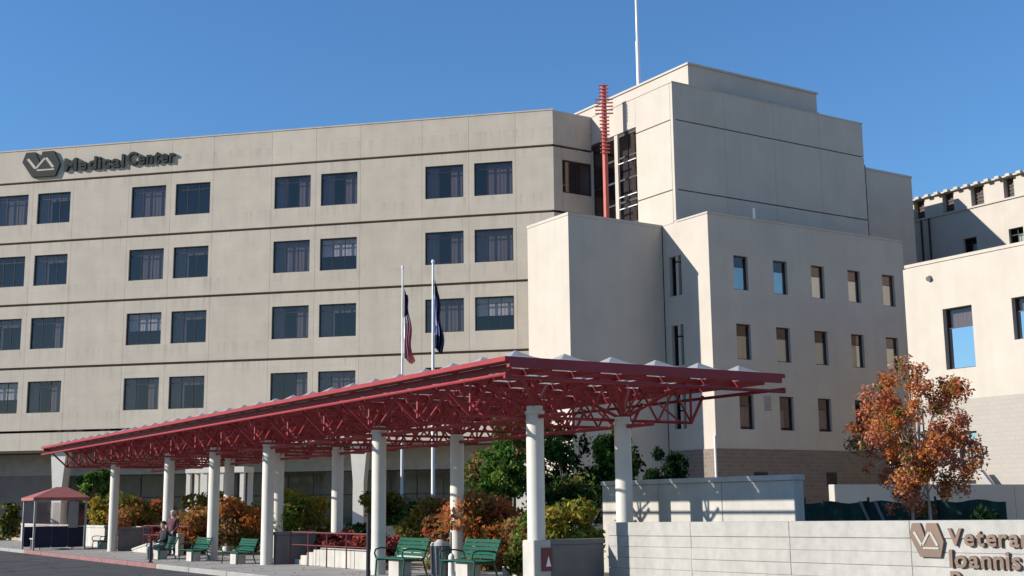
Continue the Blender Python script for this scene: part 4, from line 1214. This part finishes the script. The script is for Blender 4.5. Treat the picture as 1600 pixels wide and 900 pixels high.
tree((20.6, 16.95), 1.0, (20.55, 16.95, 2.84, 1.46, 1.46, 1.78), 17500, [L_OR, L_RUST, L_OLIVE, L_PINK, L_OR, L_PINK, L_OR, L_RUST], "young orange autumn tree behind the sign wall", 51, .040, .05, M_BARKP, "maple_tree", forks=2, nblob=115, limbs=30, bsc=(.09, .20), core=lambda z: 1.0 - .35 * max(0, z))
tree((24.0, 37.8), 1.5, (24.0, 37.8, 2.85, 1.15, 1.15, 1.05), 5200, [L_LGREEN, L_GREEN, L_GREEN], "small bright green tree behind the canopy near the big brown shrub", 52, .085, .06, M_BARKP, "broadleaf_tree", nblob=48)
tree((25.8, 40.0), 2.5, (25.8, 40.0, 5.5, .95, .95, 2.55), 4600, [L_GREEN, L_OLIVE, L_LGREEN], "slender tall green tree with its tip showing above the canopy corner", 53, .09, .09, M_BARK, "slender_tree", nblob=48)
tree((28.0, 39.7), 1.0, (28.0, 39.7, 2.7, 1.55, 1.55, 2.1), 8000, [L_DARK, L_GREEN, L_DARK], "dark green tree behind the canopy right of the plaque column", 54, .09, .08, M_BARK, "broadleaf_tree", nblob=48)
tree((29.6, 38.8), 1.2, (29.7, 38.9, 3.0, 1.0, 1.0, 1.8), 5000, [L_GREEN, L_DARK, L_LGREEN], "mid green tree left of the second nearest column", 55, .085, .07, M_BARK, "broadleaf_tree", nblob=48)
tree((27.6, 40.9), 1.6, (27.6, 40.9, 4.3, 1.5, 1.5, 1.5), 6000, [L_BROWN, L_OLIVE, L_RUST, L_GREEN], "rust and olive tree crown seen through the canopy trusses", 58, .09, .09, M_BARK, "broadleaf_tree", nblob=48)
tree((31.2, 40.6), 1.2, (31.2, 40.6, 2.8, 1.4, 1.4, 1.9), 6000, [L_DARK, L_DARK, L_GREEN], "dark green tree in front of the plain cream block", 59, .09, .08, M_BARK, "broadleaf_tree", nblob=48)
tree((36.0, 43.6), .6, (36.0, 43.6, 2.2, 1.7, 1.7, 2.2), 8000, [L_DARK], "dark pointed evergreen in the shaded corner of the annex", 56, .10, .09, M_BARK, "evergreen_tree", core=lambda z: .95 - .55 * z if z > -.2 else 1.05)
tree((17.2, 66.5), 1.4, (17.2, 66.5, 2.95, 1.15, 1.15, 1.1), 3200, [L_GREEN, L_LGREEN, L_DARK], "green tree beyond the shelter left of the farthest column", 57, .11, .07, M_BARK, "broadleaf_tree")

# fallen leaves on the paving and along the planter edges
_g = np.random.default_rng(77); _n = 900
_px = np.concatenate([_g.uniform(12.0, 17.0, _n // 2), 15.6 + _g.normal(0, .5, _n - _n // 2)]); _py = _g.uniform(18, 62, _n)
_a = _g.uniform(0, 6.28, _n); _sz = _g.uniform(.025, .055, _n)
_V = np.zeros((_n, 4, 3))
for _k, (_u, _w) in enumerate(((-1, 0), (0, .55), (1, 0), (0, -.55))):
    _V[:, _k, 0] = _px + _sz * (_u * np.cos(_a) - _w * np.sin(_a)); _V[:, _k, 1] = _py + _sz * (_u * np.sin(_a) + _w * np.cos(_a)); _V[:, _k, 2] = .008 + (.012 if _k % 2 else 0)
me = bpy.data.meshes.new("fallen_leaves"); me.from_pydata(_V.reshape(-1, 3).tolist(), [], [tuple(range(4 * q, 4 * q + 4)) for q in range(_n)])
for M in (L_BROWN, L_OR, L_RUST): me.materials.append(M)
me.polygons.foreach_set("material_index", _g.integers(0, 3, _n).astype(np.int32))
tag(put("fallen_leaves", me), "brown and orange fallen leaves scattered on the paving", "leaves", kind='stuff')

# ------------------------------------------------------------------ people
def person(loc, rz, pose, label, mats, hairM, seed):
    """one continuous skinned body; mats: (skin, top, trousers, shoes) chosen by nearest bone"""
    t = thing("person", loc, label, "person", None)
    if pose == 'stand':
        hip = .90
        J = {'pelvis': (0, 0, hip, .135), 'waist': (0, 0, 1.06, .125), 'chest': (0, .01, 1.27, .145), 'neck': (0, .02, 1.43, .055), 'chin': (0, -.02, 1.51, .062), 'head': (0, 0, 1.60, .088), 'crown': (0, .01, 1.665, .06)}
        legs = {}
        for s, nm in ((-1, 'l'), (1, 'r')):
            legs[nm] = [('hip' + nm, (.09 * s, 0, hip - .06, .095)), ('knee' + nm, (.10 * s, -.02, .48, .062)), ('ank' + nm, (.11 * s, .02, .09, .042)), ('toe' + nm, (.12 * s, -.14, .035, .035))]
        arms = {}
        for s, nm in ((-1, 'l'), (1, 'r')):
            arms[nm] = [('sh' + nm, (.18 * s, .01, 1.36, .062)), ('el' + nm, (.24 * s, .02, 1.09, .045)), ('wr' + nm, (.20 * s, -.14, .93, .03)), ('palm' + nm, (.19 * s, -.20, .89, .032))]
    else:
        hip = .50
        J = {'pelvis': (0, 0, hip, .14), 'waist': (0, .03, .68, .13), 'chest': (0, .05, .90, .15), 'neck': (0, .03, 1.06, .055), 'chin': (0, -.03, 1.13, .062), 'head': (0, -.01, 1.22, .088), 'crown': (0, 0, 1.285, .06)}
        legs = {}
        for s, nm in ((-1, 'l'), (1, 'r')):
            legs[nm] = [('hip' + nm, (.09 * s, -.04, hip, .095)), ('knee' + nm, (.13 * s, -.46, .50, .065)), ('ank' + nm, (.13 * s, -.44, .09, .042)), ('toe' + nm, (.14 * s, -.60, .035, .035))]
        arms = {}
        for s, nm in ((-1, 'l'), (1, 'r')):
            arms[nm] = [('sh' + nm, (.19 * s, .04, .98, .062)), ('el' + nm, (.24 * s, -.05, .73, .045)), ('wr' + nm, (.12 * s, -.28, .64, .03)), ('palm' + nm, (.10 * s, -.35, .62, .032))]
    V, E, Rr, idx = [], [], [], {}
    def add(nm, p, par=None):
        idx[nm] = len(V); V.append(p[:3]); Rr.append(p[3])
        if par: E.append((idx[par], idx[nm]))
    prev = None
    for nm in ('pelvis', 'waist', 'chest', 'neck', 'chin', 'head', 'crown'):
        add(nm, J[nm], prev); prev = nm
    add('nose', (J['head'][0], J['head'][1] - .105, J['head'][2] - .03, .014), 'head')
    for s in (-1, 1): add('ear%d' % s, (.088 * s, J['head'][1] + .01, J['head'][2] - .02, .018), 'head')
    for k, ch in legs.items():
        prev = 'pelvis'
        for nm, p in ch: add(nm, p, prev); prev = nm
    for k, ch in arms.items():
        prev = 'chest'
        for nm, p in ch: add(nm, p, prev); prev = nm
        s = -1 if k == 'l' else 1
        pm = ch[-1][1]
        for fi, (dx, ln) in enumerate(((-.024, .065), (-.008, .078), (.008, .072), (.024, .055))):
            a = (pm[0] + dx, pm[1] - .035, pm[2] - .015, .0095); b = (pm[0] + dx * 1.1, pm[1] - .035 - ln * .5, pm[2] - .015 - ln * .55, .0075)
            add('f%s%d' % (k, fi), a, ch[-1][0]); add('g%s%d' % (k, fi), b, 'f%s%d' % (k, fi))
        add('th' + k, (pm[0] - s * .035, pm[1] - .02, pm[2] + .012, .010), ch[-1][0]); add('ti' + k, (pm[0] - s * .045, pm[1] - .055, pm[2] + .004, .008), 'th' + k)
    me = bpy.data.meshes.new("body"); me.from_pydata(V, E, [])
    ob = bpy.data.objects.new("body", me); C.objects.link(ob)
    sk_ = ob.modifiers.new("skin", 'SKIN'); sk_.use_smooth_shade = True
    for i, q in enumerate(me.skin_vertices[0].data): q.radius = (Rr[i] * (1.25 if i in (1, 2) else 1), Rr[i]); q.use_root = (i == 0)
    ss = ob.modifiers.new("sub", 'SUBSURF'); ss.levels = 1; ss.render_levels = 1
    dg = bpy.context.evaluated_depsgraph_get(); dg.update()
    m2 = bpy.data.meshes.new_from_object(ob.evaluated_get(dg))
    bpy.data.objects.remove(ob)
    m2.materials.clear()
    for M in mats: m2.materials.append(M)
    pts = np.array(V)
    names = [n for n, _ in sorted(idx.items(), key=lambda kv: kv[1])]
    def cls(nm):
        if nm in ('neck', 'chin', 'head', 'crown', 'nose') or nm.startswith('ear') or nm.startswith('palm') or nm[0] in 'fg' and len(nm) == 3 or nm.startswith('th') or nm.startswith('ti'): return 0
        if nm in ('waist', 'chest') or nm[:2] in ('sh', 'el', 'wr'): return 1
        if nm.startswith('toe'): return 3
        return 2
    cl = [cls(n) for n in names]
    for p in m2.polygons:
        d = ((pts - np.array(p.center)) ** 2).sum(1) / (np.array(Rr) ** 2)
        p.material_index = cl[int(d.argmin())]
    m2.transform(Matrix.Rotation(rz, 4, 'Z'))
    put("body", m2, t, (0, 0, 0), 0, local=True)
    # hair as a cap over the skull
    h = J['head']; hb = MB()
    rings = []
    for a in range(0, 5):
        ph = a / 4 * 1.75
        for b in range(12):
            th = b / 12 * 6.283
            front = max(0, -math.sin(th)) * (.5 if a > 2 else 0)
            rings.append((h[0] + .10 * math.sin(ph) * math.cos(th), h[1] + .012 + .112 * math.sin(ph) * math.sin(th) * (1 - front * .3), h[2] + .005 + .112 * math.cos(ph) + front * .10))
    hb._add(rings, [(a * 12 + b, a * 12 + (b + 1) % 12, (a + 1) * 12 + (b + 1) % 12, (a + 1) * 12 + b) for a in range(4) for b in range(12)])
    hm = hb.mesh("hair", hairM); shade(hm); hm.transform(Matrix.Rotation(rz, 4, 'Z'))
    put("hair", hm, t, (0, 0, 0), 0, local=True)
    for s in (-1, 1):
        e = MB(); e.tube((.033 * s, h[1] - .088, h[2] + .005), (.033 * s, h[1] - .096, h[2] + .005), .011, 8)
        em = e.mesh("eye", M_BLACK); em.transform(Matrix.Rotation(rz, 4, 'Z')); put("eye", em, t, (0, 0, 0), 0, local=True)
    e = MB(); e.box(-.024, .024, h[1] - .088, h[1] - .078, h[2] - .072, h[2] - .063); em = e.mesh("mouth", M_RCLOTH); em.transform(Matrix.Rotation(rz, 4, 'Z')); put("mouth", em, t, (0, 0, 0), 0, local=True)
    return t
person((14.15, 44.0, 0), R(-60), 'stand', "grey haired person in a dull red top standing behind the far benches", (M_SKIN, M_RCLOTH, M_DCLOTH, M_BLACK), M_HAIR, 1).scale = (.95, .95, .93)
person((13.12, 41.75, -.09), R(-80), 'sit', "person in dark clothes seated on a far green bench", (M_SKIN, M_DCLOTH, M_GCLOTH, M_BLACK), M_HAIRD, 2)

# every label as Blender stores it: nothing else to do
bpy.context.view_layer.update()
